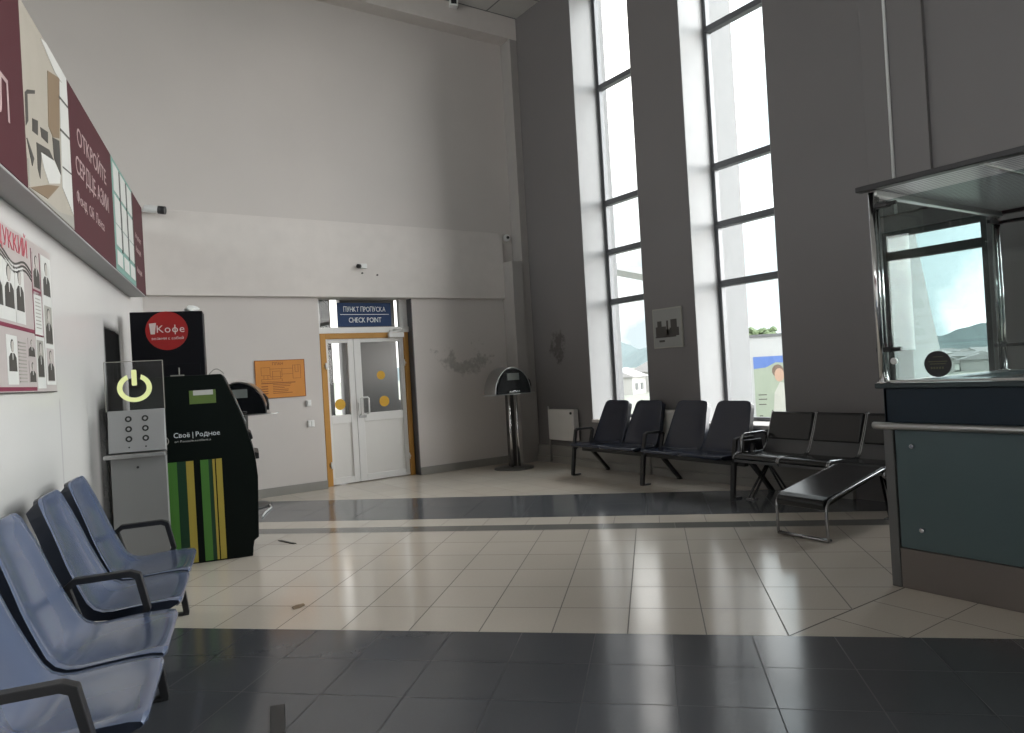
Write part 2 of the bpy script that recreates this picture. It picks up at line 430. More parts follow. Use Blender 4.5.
def text(name, body, size, m, parent, loc, rot, depth=.002, align='LEFT', xs=1.0, fit=None, gap=.085):
    bm = bmesh.new(); x = 0.0
    for ch in body:
        if ch == ' ': x += .28; continue
        V, F, w_ = glyph(ch); q = [bm.verts.new((v.x + x, v.y - .34, 0)) for v in V]
        for f in F:
            try: bm.faces.new([q[k] for k in f])
            except ValueError: pass
        x += w_ + gap
    W = x - gap
    k = fit / W if fit else size * xs
    for v in bm.verts: v.co = Vector(((v.co.x - (W / 2 if align == 'CENTER' else 0)) * k, v.co.y * size, 0))
    r_ = bmesh.ops.extrude_face_region(bm, geom=list(bm.faces))
    for g in r_['geom']:
        if isinstance(g, bmesh.types.BMVert): g.co.z += depth
    bmesh.ops.recalc_face_normals(bm, faces=bm.faces)
    me = bpy.data.meshes.new(name); bm.to_mesh(me); bm.free(); me.materials.append(m)
    o = bpy.data.objects.new(name, me); C.objects.link(o)
    o.location = loc; o.rotation_euler = rot
    if parent: o.parent = parent
    return o
FRONT = (PI / 2, 0, 0)                 # lettering that faces local -y
LEFTW = (PI / 2, 0, PI / 2)            # lettering that faces local +x
RIGHTW = (PI / 2, 0, -PI / 2)          # lettering that faces local -x

# ------------------------------------------------------------------ the room
XW, YB, ZC = 6.54, 9.28, 6.87          # window wall, back wall, ceiling
A = R(76.4 - 90)                       # left wall frame: x = away from the wall, y = along it towards the back corner
P0 = Vector((1.154, 9.28, 0))
def LW(dist, s, z=0.0):
    return (P0.x + dist * math.cos(A) - s * math.sin(A), P0.y + dist * math.sin(A) + s * math.cos(A), z)

b = MB(); b.prism([(-3.6, -5.4), (7.05, -5.4), (7.05, 9.6), (.95, 9.6)], -.12, 0.0, 'z'); struct(b.build('floor', M['floor']), 'tiled hall floor with beige and dark grey tile bands')
b = MB(); b.prism([(-7.1, -5.4), (7.05, -5.4), (7.05, 9.6), (-7.1, 9.6)], ZC, ZC + .1, 'z'); struct(b.build('ceiling', M['ceil']), 'suspended tile ceiling')
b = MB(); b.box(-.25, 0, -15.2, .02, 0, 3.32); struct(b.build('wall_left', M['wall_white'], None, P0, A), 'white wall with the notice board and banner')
DX0, DX1, DZ = 3.235, 4.61, 2.53
b = MB(); b.box(-7.1, DX0, YB, YB + .25, 0, ZC); b.box(DX1, 7.0, YB, YB + .25, 0, ZC); b.box(DX0, DX1, YB, YB + .25, DZ, ZC)
struct(b.build('wall_back', M['wall_grey']), 'tall grey back wall with the double door')
RY = -5.2
b = MB(); b.box(-7.1, 7.0, RY - .2, RY, 0, ZC); struct(b.build('wall_rear', M['wall_dark']), 'dark end wall behind the camera')
b = MB(); b.prism([(-7.1, RY), LW(-.25, -15.2)[:2], LW(-.25, 0)[:2], (-7.1, YB)], 2.95, 3.25, 'z'); struct(b.build('floor_gallery', M['skirt']), 'upper gallery floor behind the white wall')
b = MB(); b.box(-7.2, -7.0, RY, YB, 3.2, 3.7); b.box(-7.2, -7.0, RY, YB, 6.5, ZC); b.box(-7.2, -7.0, RY, -4.6, 3.7, 6.5); b.box(-7.2, -7.0, 8.6, YB, 3.7, 6.5); struct(b.build('wall_gallery', M['wall_grey']), 'far wall of the upper gallery')
f = MB()
for k in range(9): f.box(-7.13, -7.07, -4.6 + 1.65 * k - .03, -4.6 + 1.65 * k + .03, 3.7, 6.5, .004)
for z in (3.72, 5.1, 6.48): f.box(-7.12, -7.08, -4.6, 8.6, z - .03, z + .03, .004)
fo = struct(f.build('window_5', M['frame_grey']))  # gallery windows out of view, added to brighten the hall
for k in range(8):
    f = MB(); f.box(-7.104, -7.096, -4.58 + 1.65 * k, -2.97 + 1.65 * k, 3.72, 6.48); f.build('pane', M['glass'], fo)
# window wall with its tall openings; the longest is unseen, added for light
OPEN = [(6.58, 7.72, .66, 6.75), (4.61, 5.757, .66, 6.75), (2.635, 3.52, .92, 2.485), (-4.95, 1.35, .40, 6.75)]
XF = 7.0
b = MB(); edges = sorted(OPEN); y = -5.4
for (y0, y1, z0, z1) in edges:
    b.box(XW, XF, y, y0, 0, ZC); b.box(XW, XF, y0, y1, 0, z0); b.box(XW, XF, y0, y1, z1, ZC); y = y1
b.box(XW, XF, y, 9.3, 0, ZC)
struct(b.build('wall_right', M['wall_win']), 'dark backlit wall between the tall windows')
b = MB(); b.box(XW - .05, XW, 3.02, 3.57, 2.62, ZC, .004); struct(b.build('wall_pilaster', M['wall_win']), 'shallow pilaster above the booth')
# exterior fins beside the windows
b = MB()
b.box(7.06, 7.16, 7.72, 8.1, -1, 7.4); b.box(7.06, 7.50, 5.757, 6.5, -1, 7.4)
struct(b.build('wall_outer_pier', M['reveal']), 'white outer pier seen through the tall windows')
b = MB(); b.prism([(7.0, 2.75), (7.0, -1.0), (8.1, -1.0), (7.60, 1.18), (7.40, 1.77), (7.20, 2.45), (7.16, 2.75)], 3.52, 3.80, 'y')
struct(b.build('wall_buttress', M['buttress']), 'white sloping buttress outside the low window')

def window(i, y0, y1, z0, z1, bars, fm, x0=6.965, x1=7.035, w=.055, uprights=()):
    f = MB()
    for yu in uprights: f.box(x0, x1, yu - .03, yu + .03, z0, z1, .004)
    f.box(x0, x1, y0, y0 + w, z0, z1, .004); f.box(x0, x1, y1 - w, y1, z0, z1, .004)
    f.box(x0, x1, y0 + w, y1 - w, z0, z0 + w, .004); f.box(x0, x1, y0 + w, y1 - w, z1 - w, z1, .004)
    for zb in bars:
        f.box(x0 - .015, x1 + .005, y0 + w * .4, y1 - w * .4, zb - .04, zb - .006, .004); f.box(x0, x1, y0 + w * .5, y1 - w * .5, zb - .01, zb + .04, .004)
    o = struct(f.build('window_%d' % i, fm))
    zs = [z0] + list(bars) + [z1]
    for a, c in zip(zs, zs[1:]):
        g = MB(); g.box((x0 + x1) / 2 - .004, (x0 + x1) / 2 + .004, y0 + w * .8, y1 - w * .8, a + .03, c - .03)
        g.build('pane', M['glass'], o)
    r_ = MB(); r_.box(XW + .002, x0, y0, y0 + .008, z0, z1); r_.box(XW + .002, x0, y1 - .008, y1, z0, z1); r_.box(XW + .002, x0, y0, y1, z1 - .008, z1); r_.build('reveal_lining', M['slope'] if i != 3 else M['slope_dull'], o)
    s_ = MB(); s_.box(XW - .02, x0, y0, y1, z0 - .03, z0 + .012, .006); s_.build('window_sill', M['trim'], o)
    return o
for i, (y0, y1, z0, z1) in enumerate(OPEN):
    if i == 2: window(3, y0, y1, z0, z1, (2.255,), M['frame_dark'], 6.56, 6.62, .06)
    else: window(i + 1, y0, y1, z0, z1, (2.316, 3.026, 3.73, 5.39), M['frame_grey'], uprights=(-3.4, -1.8, -.2) if i == 3 else ())  # the long window behind the camera is an added light opening

# trims
b = MB(); b.box(1.10, 6.20, YB - .06, YB, 2.535, 3.55, .004); struct(b.build('trim_1', M['trim']), 'projecting grey fascia band above the door')
b = MB(); b.box(-7.0, XW, 9.02, YB, 6.54, ZC); struct(b.build('trim_2', M['trim']), 'grey ceiling beam along the back wall')
b = MB(); b.box(6.41, XW, 9.02, YB, 0, 6.54, .004); struct(b.build('wall_column', M['trim_dull']), 'grey corner column')
b = MB(); b.box(6.19, 6.385, 8.98, YB, 0, 3.09, .006); struct(b.build('trim_3', M['trim_dull']), 'grey boxed pipe casing in the corner')
b = MB(); b.box(1.2, DX0, YB - .022, YB, 0, .11, .003); b.box(DX1, 6.2, YB - .022, YB, 0, .11, .003); struct(b.build('baseboard_back', M['skirt']))
b = MB(); b.box(XW - .06, XW, 3.9, 9.02, 0, .10, .003); b.box(XW - .035, XW, 3.9, 9.02, .10, .26, .003); struct(b.build('baseboard_right', M['skirt']))
b = MB(); b.box(0, .015, -15.0, 0, 0, .10, .003); struct(b.build('baseboard_left', M['skirt'], None, P0, A))

# door -----------------------------------------------------------------------
door = bpy.data.objects.new('door_1', None); C.objects.link(door); struct(door, 'white double door with ochre frame and glazed upper halves')
DY = 9.45
f = MB(); f.box(3.285, 3.36, DY - .05, DY + .05, 0, 2.06, .004); f.box(4.515, 4.585, DY - .05, DY + .05, 0, 2.06, .004); f.box(3.36, 4.515, DY - .05, DY + .05, 1.985, 2.06, .004)
f.build('door_frame', M['yellow'], door)
f = MB(); f.box(3.24, 4.605, DY - .055, DY + .05, 2.06, 2.14, .005); f.box(3.24, 3.30, DY - .03, DY + .04, 2.14, 2.53, .004); f.box(4.47, 4.605, DY - .03, DY + .04, 2.14, 2.53, .004)
f.box(3.24, 3.285, DY - .03, DY + .04, 0, 2.06, .003)
f.build('transom_frame', M['white_pvc'], door)
f = MB(); f.box(3.30, 4.47, DY - .004, DY + .004, 2.14, 2.53); f.build('transom_pane', M['glass'], door)
def leaf(x0, x1, gx0, gx1, dotx, handle):
    o = MB(); y0, y1 = DY - .03, DY + .03
    o.box(x0, gx0, y0, y1, .012, 1.985, .004); o.box(gx1, x1, y0, y1, .012, 1.985, .004)
    o.box(gx0, gx1, y0, y1, .012, .10, .004); o.box(gx0, gx1, y0, y1, .83, .945, .004); o.box(gx0, gx1, y0, y1, 1.93, 1.985, .004)
    d = o.build('door_leaf', M['white_pvc'], door)
    p = MB(); p.box(gx0 - .01, gx1 + .01, DY - .012, DY + .012, .095, .835); p.build('panel', M['white_panel'], d)
    p = MB(); p.box(gx0 - .01, gx1 + .01, DY - .004, DY + .004, .94, 1.935); p.build('pane', M['glass'], d)
    p = MB(); p.disc((dotx, DY - .0065, 1.09), .075, .003, 'y'); 
    if handle: p.disc((dotx - .03, DY - .0065, 1.46), .062, .003, 'y')
    p.build('warning_dot', M['yellow_dot'], d)
    return d
l1 = leaf(3.363, 3.752, 3.392, 3.67, 3.53, False); l2 = leaf(3.757, 4.512, 3.86, 4.45, 4.18, True)
h = MB(); h.tube([(3.80, DY - .03, .93), (3.80, DY - .075, .93), (3.80, DY - .085, .95), (3.80, DY - .085, 1.15), (3.81, DY - .085, 1.165), (3.90, DY - .085, 1.165), (3.915, DY - .085, 1.15), (3.915, DY - .085, .96), (3.91, DY - .08, .945), (3.905, DY - .03, .945)], .011)
h.box(3.775, 3.81, DY - .045, DY - .03, .98, 1.10, .004); h.build('pull_handle', M['white_pvc'], l2)
h = MB(); h.box(3.78, 3.89, DY - .04, DY - .03, .885, .92, .003); h.build('lock_plate', M['steel'], l2)
h = MB(); h.box(4.27, 4.50, DY - .10, DY - .035, 1.985, 2.055, .006); h.box(4.29, 4.33, DY - .09, DY - .05, 2.055, 2.09, .004); h.tube([(4.31, DY - .07, 2.085), (4.44, DY - .16, 2.10), (4.36, DY - .06, 2.10)], .008)
h.build('door_closer', M['white_pvc'], door)
for xh in (3.345, 4.50):
    for zh in (.28, 1.62):
        h = MB(); h.tube([(xh, DY - .055, zh - .045), (xh, DY - .055, zh + .045)], .011); h.box(xh - .035, xh + .035, DY - .05, DY - .045, zh - .018, zh + .018, .002); h.build('hinge', M['white_pvc'], door)
sg = thing('check_point_sign', 'blue check point sign with white lettering above the double door', 'sign', (3.945, DY - .035, 2.315))
b = MB(); b.box(-.395, .395, -.01, .006, -.165, .165, .003); b.build('sign_plate', M['blue_sign'], sg)
text('russian_lettering', 'ПУНКТ ПРОПУСКА', .098, M['sign_white'], sg, (0, -.0125, .075), FRONT, .0015, 'CENTER', fit=.62)
text('english_lettering', 'CHECK POINT', .098, M['sign_white'], sg, (0, -.0125, -.075), FRONT, .0015, 'CENTER', fit=.48)
b = MB(); b.box(-.36, .36, -.0125, -.0105, -.002, .006); b.build('rule', M['sign_white'], sg)
b = MB(); b.box(DX1 - .012, DX1, YB, YB + .20, 0, DZ); struct(b.build('door_reveal', M['frame_grey'], door))
# vestibule behind the door
b = MB()
cols = [(2.6, 4.39), (4.57, 5.60), (5.79, 7.0)]
for x0, x1 in cols: b.box(x0, x1, 12, 12.15, 0, 2.9)
b.box(4.39, 4.57, 12, 12.15, 0, .40); b.box(5.60, 5.79, 12, 12.15, 0, 1.0); b.box(4.39, 4.57, 12, 12.15, 2.85, 2.9); b.box(5.60, 5.79, 12, 12.15, 2.85, 2.9)
b.box(2.5, 2.6, 9.53, 12.15, 0, 2.9)
b.box(7.0, 7.1, 9.3, 10.0, 0, 2.9); b.box(7.0, 7.1, 11.5, 12.15, 0, 2.9); b.box(7.0, 7.1, 10.0, 11.5, 0, 1.7); b.box(7.0, 7.1, 10.0, 11.5, 2.6, 2.9)  # side opening out of view, added to light the lobby
struct(b.build('wall_vestibule', M['wall_dark']), 'grey lobby walls behind the door glass')
b = MB(); b.box(2.5, 7.1, 9.53, 12.15, -.1, 0); struct(b.build('floor_vestibule', M['skirt']))
b = MB(); b.box(2.5, 7.1, 9.53, 12.15, 2.9, 3.0); struct(b.build('ceiling_vestibule', M['trim']))

# ------------------------------------------------------------------ blue waiting benches
PROF = [(.018, .388, .272), (.002, .405, .279), (.001, .420, .282), (.012, .434, .284), (.05, .441, .285), (.13, .440, .286), (.22, .434, .286), (.29, .428, .285), (.33, .431, .283),
        (.36, .445, .281), (.385, .475, .278), (.408, .525, .273), (.434, .585, .268), (.462, .655, .260), (.489, .735, .249), (.520, .82, .236), (.548, .89, .225), (.562, .925, .216), (.570, .942, .203), (.573, .952, .178), (.574, .956, .150)]
def backing_mesh():
    bm = bmesh.new(); rows = []
    n = len(PROF)
    for i, (y, z, hw) in enumerate(PROF):
        if i < 2: continue
        a = Vector(PROF[max(i - 1, 0)][:2]); c = Vector(PROF[min(i + 1, n - 1)][:2]); d = (c - a).normalized(); N = Vector((-d.y, d.x))
        th = (.052 if i < 9 else .072) if 4 <= i < n - 3 else .034
        p = Vector((y, z)) - N * (.012 if i < n - 3 else .016); q = Vector((y, z)) - N * th; w0, w1 = hw * .995, hw * .975
        rows.append([bm.verts.new((-w0, *p)), bm.verts.new((w0, *p)), bm.verts.new((w1, *q)), bm.verts.new((-w1, *q))])
    for A_, B_ in zip(rows, rows[1:]):
        for k in range(4):
            if k == 0: continue
            bm.faces.new([A_[k], A_[(k + 1) % 4], B_[(k + 1) % 4], B_[k]])
    bm.faces.new(rows[0]); bm.faces.new(rows[-1][::-1])
    for A_, B_ in zip(rows, rows[1:]):      # inner skin sits well below the dished seat shell
        pass
    bmesh.ops.recalc_face_normals(bm, faces=bm.faces)
    me = bpy.data.meshes.new('shell_backing'); bm.to_mesh(me); bm.free(); me.materials.append(M['shell_back']); return me
def shell_mesh():
    bm = bmesh.new(); nu = 12; n = len(PROF)
    def nrm(i):
        a = Vector(PROF[max(i - 1, 0)][:2]); c = Vector(PROF[min(i + 1, n - 1)][:2]); d = (c - a).normalized()
        return Vector((-d.y, d.x))
    top, bot = [], []
    for i, (y, z, hw) in enumerate(PROF):
        N = nrm(i); k = min(1, max(0, (i - 2) / 3)) * (1 if i < n - 4 else .4)
        T, B = [], []
        for j in range(nu + 1):
            q = -1 + 2 * j / nu
            dip = -.024 * k * (1 - abs(q) ** 2.6) 
            rim = -.010 * max(0, abs(q) - .86) / .14
            p = Vector((y, z)) + N * (dip + rim)
            T.append(bm.verts.new((hw * q, p.x, p.y)))
            p2 = Vector((y, z)) + N * (dip - .013)
            B.append(bm.verts.new((hw * q * .995, p2.x, p2.y)))
        top.append(T); bot.append(B)
    for i in range(n - 1):
        for j in range(nu):
            bm.faces.new([top[i][j], top[i][j + 1], top[i + 1][j + 1], top[i + 1][j]])
            bm.faces.new([bot[i][j], bot[i + 1][j], bot[i + 1][j + 1], bot[i][j + 1]])
        bm.faces.new([top[i][0], top[i + 1][0], bot[i + 1][0], bot[i][0]])
        bm.faces.new([top[i][nu], bot[i][nu], bot[i + 1][nu], top[i + 1][nu]])
    for j in range(nu):
        bm.faces.new([top[0][j], bot[0][j], bot[0][j + 1], top[0][j + 1]])
        bm.faces.new([top[-1][j], top[-1][j + 1], bot[-1][j + 1], bot[-1][j]])
    bmesh.ops.recalc_face_normals(bm, faces=bm.faces)
    for f in bm.faces: f.smooth = True
    me = bpy.data.meshes.new('seat_shell'); bm.to_mesh(me); bm.free(); me.materials.append(M['shell']); return me
bench = thing('waiting_bench', 'blue-grey plastic four-seat bench with black arms along the white wall', 'bench', LW(.73, -5.60), R(76.4), 'plastic waiting benches')
SH = shell_mesh(); BK = backing_mesh()
for cx in (-.955, -.355, .355, .955):
    o = bpy.data.objects.new('seat_shell', SH); C.objects.link(o); o.parent = bench; o.location = (cx, 0, 0)
    md = o.modifiers.new('soft_edge', 'BEVEL'); md.width = .004; md.segments = 3; md.limit_method = 'ANGLE'; md.angle_limit = R(40)
    bk = bpy.data.objects.new('shell_backing', BK); C.objects.link(bk); bk.parent = o
    br = MB(); br.box(-.05, .05, .20, .36, .352, .372, .004); br.box(-.16, .16, .29, .33, .352, .374, .004)
    br.build('seat_bracket', M['black'], o)
b = MB(); b.box(-1.33, 1.33, .27, .33, .305, .355, .006); b.build('crossbeam', M['black'], bench)
for lx in (-1.31, 0, 1.31):
    b = MB(); b.ribbon([(.36, .355), (.165, .375), (.125, .345), (.085, .012)], lx - .024, lx + .024, .034); b.box(lx - .024, lx + .024, .07, .20, 0, .016, .004); b.build('leg', M['black'], bench)
    b = MB(); b.ribbon([(.29, .36), (.37, .345), (.42, .31), (.69, .012)], lx - .024, lx + .024, .034); b.box(lx - .024, lx + .024, .66, .715, 0, .016, .004); b.build('leg', M['black'], bench)
    b = MB(); b.ribbon([(.30, .36), (.16, .39), (.135, .43), (.168, .585), (.20, .60), (.42, .597), (.455, .57), (.40, .37), (.33, .36)], lx - .022, lx + .022, .024); b.build('armrest', M['black'], bench)
b2 = copy_thing(bench, (5.755, 6.08, 0), R(-91.3), 'shade-darkened blue plastic four-seat bench in front of the tall windows')
SH2 = SH.copy(); SH2.materials[0] = M['shell_shaded']
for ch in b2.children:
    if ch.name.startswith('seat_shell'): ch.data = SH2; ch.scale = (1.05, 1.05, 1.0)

# ------------------------------------------------------------------ black leather bench
bb = thing('leather_bench', 'black padded three-seat metal bench between the blue bench and the booth', 'bench', (5.74, 3.925, 0), R(-91.5))
for cx in (-.52, 0, .52):
    hw = .245
    b = MB(); b.prism([(.0, .415), (.012, .455), (.05, .472), (.25, .468), (.42, .455), (.45, .43), (.42, .41), (.05, .405)], cx - hw, cx + hw, 'x', .018, seg=3); s_ = b.build('seat_pad', M['leather'], bb)
    b = MB(); b.prism([(.012, .385), (.0, .41), (.05, .405), (.42, .41), (.45, .42), (.46, .40), (.42, .385)], cx - hw - .004, cx + hw + .004, 'x', .004); b.build('seat_pan', M['pan'], bb)
    b = MB(); b.prism([(.455, .44), (.468, .43), (.548, .575), (.535, .58)], cx - hw, cx + hw, 'x', .003); b.build('lower_back_panel', M['perf'], bb)
    b = MB(); b.prism([(.520, .57), (.548, .563), (.655, .822), (.645, .845), (.612, .835)], cx - hw + .004, cx + hw - .004, 'x', .016, seg=3); b.build('back_pad', M['leather'], bb)
    for sx in (-1, 1):
        x = cx + sx * (hw + .006)
        b = MB(); b.tube([(x, .06, .39), (x, .015, .40), (x, .0, .425), (x, .02, .455), (x, .06, .468), (x, .40, .448), (x, .46, .458), (x, .50, .50), (x, .575, .655), (x, .645, .832), (x, .652, .848)], .010, 8); b.build('side_rail', M['rail'], bb)
b = MB(); b.box(-.80, .80, .25, .31, .34, .385, .006); b.build('crossbeam', M['black'], bb)
for lx in (-.72, .72):
    for (fy, k) in ((.17, 1), (.70, 1)):
        b = MB()
        for dx in (-.03, .03): b.tube([(lx * .80 + dx * .4, .28, .36), (lx * 1.0 + dx, fy, .02), (lx * 1.0 + dx, fy + (-.03 if fy < .3 else .03), .012)], .011, 8)
        b.box(lx * 1.0 - .06, lx * 1.0 + .06, fy - .035, fy + .035, 0, .014, .004)
        b.build('leg', M['rail'], bb)
for lx in (-.765, .765):
    b = MB(); b.tube([(lx, .12, .40), (lx, .13, .60), (lx, .15, .635), (lx, .19, .648), (lx, .48, .648), (lx, .51, .63), (lx, .52, .40), (lx, .30, .37)], .013, 8); a_ = b.build('armrest', M['rail'], bb)
    b = MB(); b.prism([(.16, .585), (.42, .585), (.44, .47), (.36, .47), (.30, .55), (.24, .55), (.17, .47), (.14, .47)], lx - .012, lx + .012, 'x', .004); b.build('arm_pad', M['black'], a_)

lr = thing('leg_rest', 'sloping black padded leg rest on chrome frame before the leather bench', 'footrest', (4.885, 3.365, 0), R(-91.5))
hw = .205
b = MB(); b.prism([(-.02, .245), (-.028, .285), (-.01, .315), (.05, .335), (.79, .472), (.83, .465), (.83, .437), (.05, .28), (.0, .24)], -hw, hw, 'x', .010, seg=3); b.build('pad', M['leather'], lr)
for sx in (-1, 1):
    x = sx * (hw + .012)
    b = MB(); b.tube([(x, .03, .014), (x, .0, .016), (x, -.004, .04), (x, -.006, .22), (x, .0, .27), (x, .03, .305), (x, .08, .322), (x, .76, .45), (x, .80, .455), (x, .825, .43), (x, .82, .40), (x, .79, .385), (x, .765, .405), (x, .77, .43)], .012, 10)
    b.build('side_rail', M['rail'], lr)
b = MB(); b.tube([(-hw - .012, .0, .016), (hw + .012, .0, .016)], .014); b.build('floor_bar', M['rail'], lr)
# ------------------------------------------------------------------ cash machine
am = thing('cash_machine', 'black cash machine with green and yellow stripes beside the white wall', 'machine', LW(0, -2.9), A)
prof = [(.20, 0), (1.055, 0), (1.065, .135), (1.108, .15), (1.127, .66), (1.118, .78), (1.10, .89), (1.047, 1.10), (.962, 1.35), (.905, 1.50), (.885, 1.53), (.20, 1.53)]
b = MB(); b.prism(prof, 0, .62, 'y', .008); b.build('cabinet', M['atm_black'], am)
b = MB()
for (x0, x1, m_) in ((.443, .516, 'green'), (.516, .583, 'dkgreen'), (.583, .639, 'ystripe'), (.69, .751, 'green'), (.751, .78, 'dkgreen'), (.781, .799, 'ystripe'), (.808, .853, 'ystripe')):
    b.box(x0, x1, -.0015, .001, .012, .835, m=M[m_])
b.build('stripe_decal', None, am)
b = MB(); b.box(.635, .835, -.004, .002, 1.295, 1.405, .001, m=M['lime']); b.box(.665, .815, -.006, -.003, 1.365, 1.405, m=M['print_white']); b.build('green_label', None, am)
text('lettering', 'Своё | Родное', .058, M['sign_white'], am, (.505, -.003, 1.05), FRONT, .002, 'LEFT', fit=.345)
text('small_lettering', 'от Россельхозбанка', .024, M['print_white'], am, (.51, -.003, 1.0), FRONT, .002, 'LEFT', fit=.27)
b = MB(); b.tube([(.43 + .035 * math.cos(2 * PI * k / 24), -.002, 1.01 + .035 * math.sin(2 * PI * k / 24)) for k in range(24)], .004, 6, True); b.build('round_emblem', M['print_grey'], am)
b = MB(); b.prism([(1.117, .80), (1.145, .80), (1.145, .85), (1.11, .86)], .05, .5, 'y', .004); b.prism([(1.085, .96), (1.105, .97), (1.09, 1.02), (1.07, 1.03)], .1, .5, 'y', .003); b.build('card_tray', M['black'], am)
b = MB(); b.prism([(1.052, 1.10), (1.057, 1.105), (.972, 1.345), (.967, 1.34)], .12, .5, 'y', .001); b.build('screen', M['screen'], am)
b = MB(); b.box(.50, .60, .05, .10, 1.53, 1.54, .002); b.tube([(.565, .075, 1.535), (.565, .075, 1.60)], .005, 6); b.build('antenna', M['print_grey'], am)
b = MB(); b.tube([(.78 + .012 * k, .3, 1.535 + .045 * math.sin(PI * k / 10)) for k in range(11)], .004, 6); b.build('cable_loop', M['print_grey'], am)

# coffee machine
cm = thing('coffee_machine', 'tall black coffee vending machine with red round logo behind the cash machine', 'machine', LW(0, -1.9), A)
b = MB(); b.box(.105, .722, 0, .32, 0, 2.155, .006); b.build('cabinet', M['cm_black'], cm)
b = MB(); b.disc((.41, -.004, 1.975), .18, .008, 'y', 48); lg = b.build('logo_disc', M['red'], cm)
text('logo_lettering', 'Кофе', .098, M['pinkwhite'], lg, (.325, -.011, 1.992), FRONT, .002, 'LEFT', fit=.235)
text('small_lettering', 'возьми с собой', .038, M['pinkwhite'], lg, (.28, -.011, 1.905), FRONT, .002, 'LEFT', fit=.27)
b = MB(); b.prism([(.262, 2.045), (.322, 2.05), (.308, 1.945), (.272, 1.945)], -.0095, -.007, 'y'); b.build('cup_emblem', M['pinkwhite'], lg)
b = MB(); b.box(.16, .68, -.004, .002, 1.0, 1.66, .001); b.build('door_panel', M['cm_black'], cm)
pp = MB()
bm2 = bmesh.new(); bmesh.ops.create_icosphere(bm2, subdivisions=2, radius=.055)
for v in bm2.verts: v.co = Vector((v.co.x * 1.3, v.co.y, max(-.03, v.co.z * .8))) * random.uniform(.7, 1.15)
pp._merge(bm2, None); o = pp.build('paper_ball', M['paper'], None, LW(.62, -1.72, 2.19)); tag(o, 'crumpled white paper on top of the coffee machine', 'paper')

# charging kiosk
ck = thing('charging_kiosk', 'grey steel phone charging kiosk with glowing power symbol on clear panel', 'kiosk', LW(0, -3.40), A)
b = MB(); b.box(.125, .487, 0, .10, 0, .95, .004); b.build('cabinet', M['kiosk_body'], ck)
b = MB(); b.prism([(-.012, .985), (.10, .965), (.10, 1.288), (.03, 1.288)], .118, .490, 'x', .003); uc = b.build('socket_panel', M['steel_paint'], ck)
b = MB(); b.box(.09, .492, -.07, .06, .945, .975, .006); b.build('shelf', M['steel'], ck)
for ix, x in enumerate((.252, .362)):
    for z in (1.225, 1.152, 1.08):
        yy = -.012 + .042 * (z - .985) / .303
        b = MB(); b.disc((x, yy, z), .022, .012, 'y', 20); q = b.build('socket', M['rubber'], ck)
        b = MB(); b.disc((x, yy - .006, z), .011, .005, 'y', 12); b.build('socket_core', M['steel_paint'], q)
    b = MB(); b.disc((x, -.008, 1.02), .006, .01, 'y', 10); b.build('indicator', M['black'], ck)
b = MB(); b.disc((.30, -.001, .87), .009, .008, 'y', 12); b.build('keyhole', M['black'], ck)
b = MB(); b.box(.108, .495, .040, .048, 1.285, 1.648, .002); b.build('sign_panel', M['acrylic'], ck)
b = MB()
for x in (.1085, .4945): b.box(x - .0025, x + .0025, .0385, .0495, 1.285, 1.648)
b.box(.108, .495, .0385, .0495, 1.645, 1.650); b.build('panel_edge', M['print_grey'], ck)
cx, cz = .302, 1.452; pts = []
for k in range(41):
    a_ = R(90 + 24 + (360 - 48) * k / 40); pts.append((cx + .115 * math.cos(a_), cz + .105 * math.sin(a_)))
for k in range(40, -1, -1):
    a_ = R(90 + 30 + (360 - 60) * k / 40); pts.append((cx + .080 * math.cos(a_), cz + .072 * math.sin(a_)))
b = MB(); b.prism(pts, .033, .039, 'y'); b.prism([(cx - .017, 1.475), (cx - .012, 1.468), (cx + .012, 1.468), (cx + .017, 1.475), (cx + .017, 1.578), (cx + .012, 1.585), (cx - .012, 1.585), (cx - .017, 1.578)], .033, .039, 'y')
b.build('power_symbol', M['glow'], ck)

# ------------------------------------------------------------------ dome terminals
def half(r, n=28, x0=0, z0=0): return [(x0 + r * math.cos(PI * k / n), z0 + r * math.sin(PI * k / n)) for k in range(n + 1)]
dt = thing('information_terminal', 'steel domed terminal with black face on twin poles near the corner', 'terminal', (5.80, 8.66, 0), R(-2), 'domed terminals')
EZ = 1.27
def dome(r): return [(x, 1.084 + (z - 0) * EZ) for x, z in half(r)]
b = MB(); b.lathe([(0, 0), (.29, 0), (.29, .012), (.26, .022), (.08, .032), (0, .032)], 40); b.build('base_plate', M['dark_steel'], dt)
for x in (-.055, .065):
    b = MB(); b.tube([(x, -.05, .03), (x, -.05, 1.08)], .019, 14); b.build('pole', M['chrome'], dt)
b = MB(); b.box(-.05, .06, .0, .07, .03, 1.08, .004); b.build('cable_duct', M['dark_steel'], dt)
b = MB(); b.prism([(x, y * .62) for x, y in half(.43)] + [(x, -y * .35) for x, y in half(.43)[::-1][1:-1]], 1.072, 1.084, 'z', .002); b.build('shelf', M['steel'], dt)
b = MB(); b.prism(dome(.305) + dome(.292)[::-1], -.10, .22, 'y'); b.prism(dome(.296), .21, .22, 'y'); b.build('hood', M['steel'], dt)
b = MB(); b.prism([(x + .012, z) for x, z in dome(.283)], -.105, .15, 'y', .006); fp = b.build('face_panel', M['black_gloss'], dt)
b = MB(); b.box(-.10, .10, -.118, -.10, 1.28, 1.38, .004); b.build('screen', M['screen'], fp)
b = MB(); b.box(-.09, .09, -.135, -.10, 1.10, 1.125, .004); b.build('keyboard_tray', M['chrome'], fp)
b = MB(); b.tube([(.27, -.02, 1.31), (.305, -.06, 1.26), (.32, -.07, 1.19), (.31, -.05, 1.13)], [.012, .018, .014, .02], 10); b.build('handset', M['black'], dt)
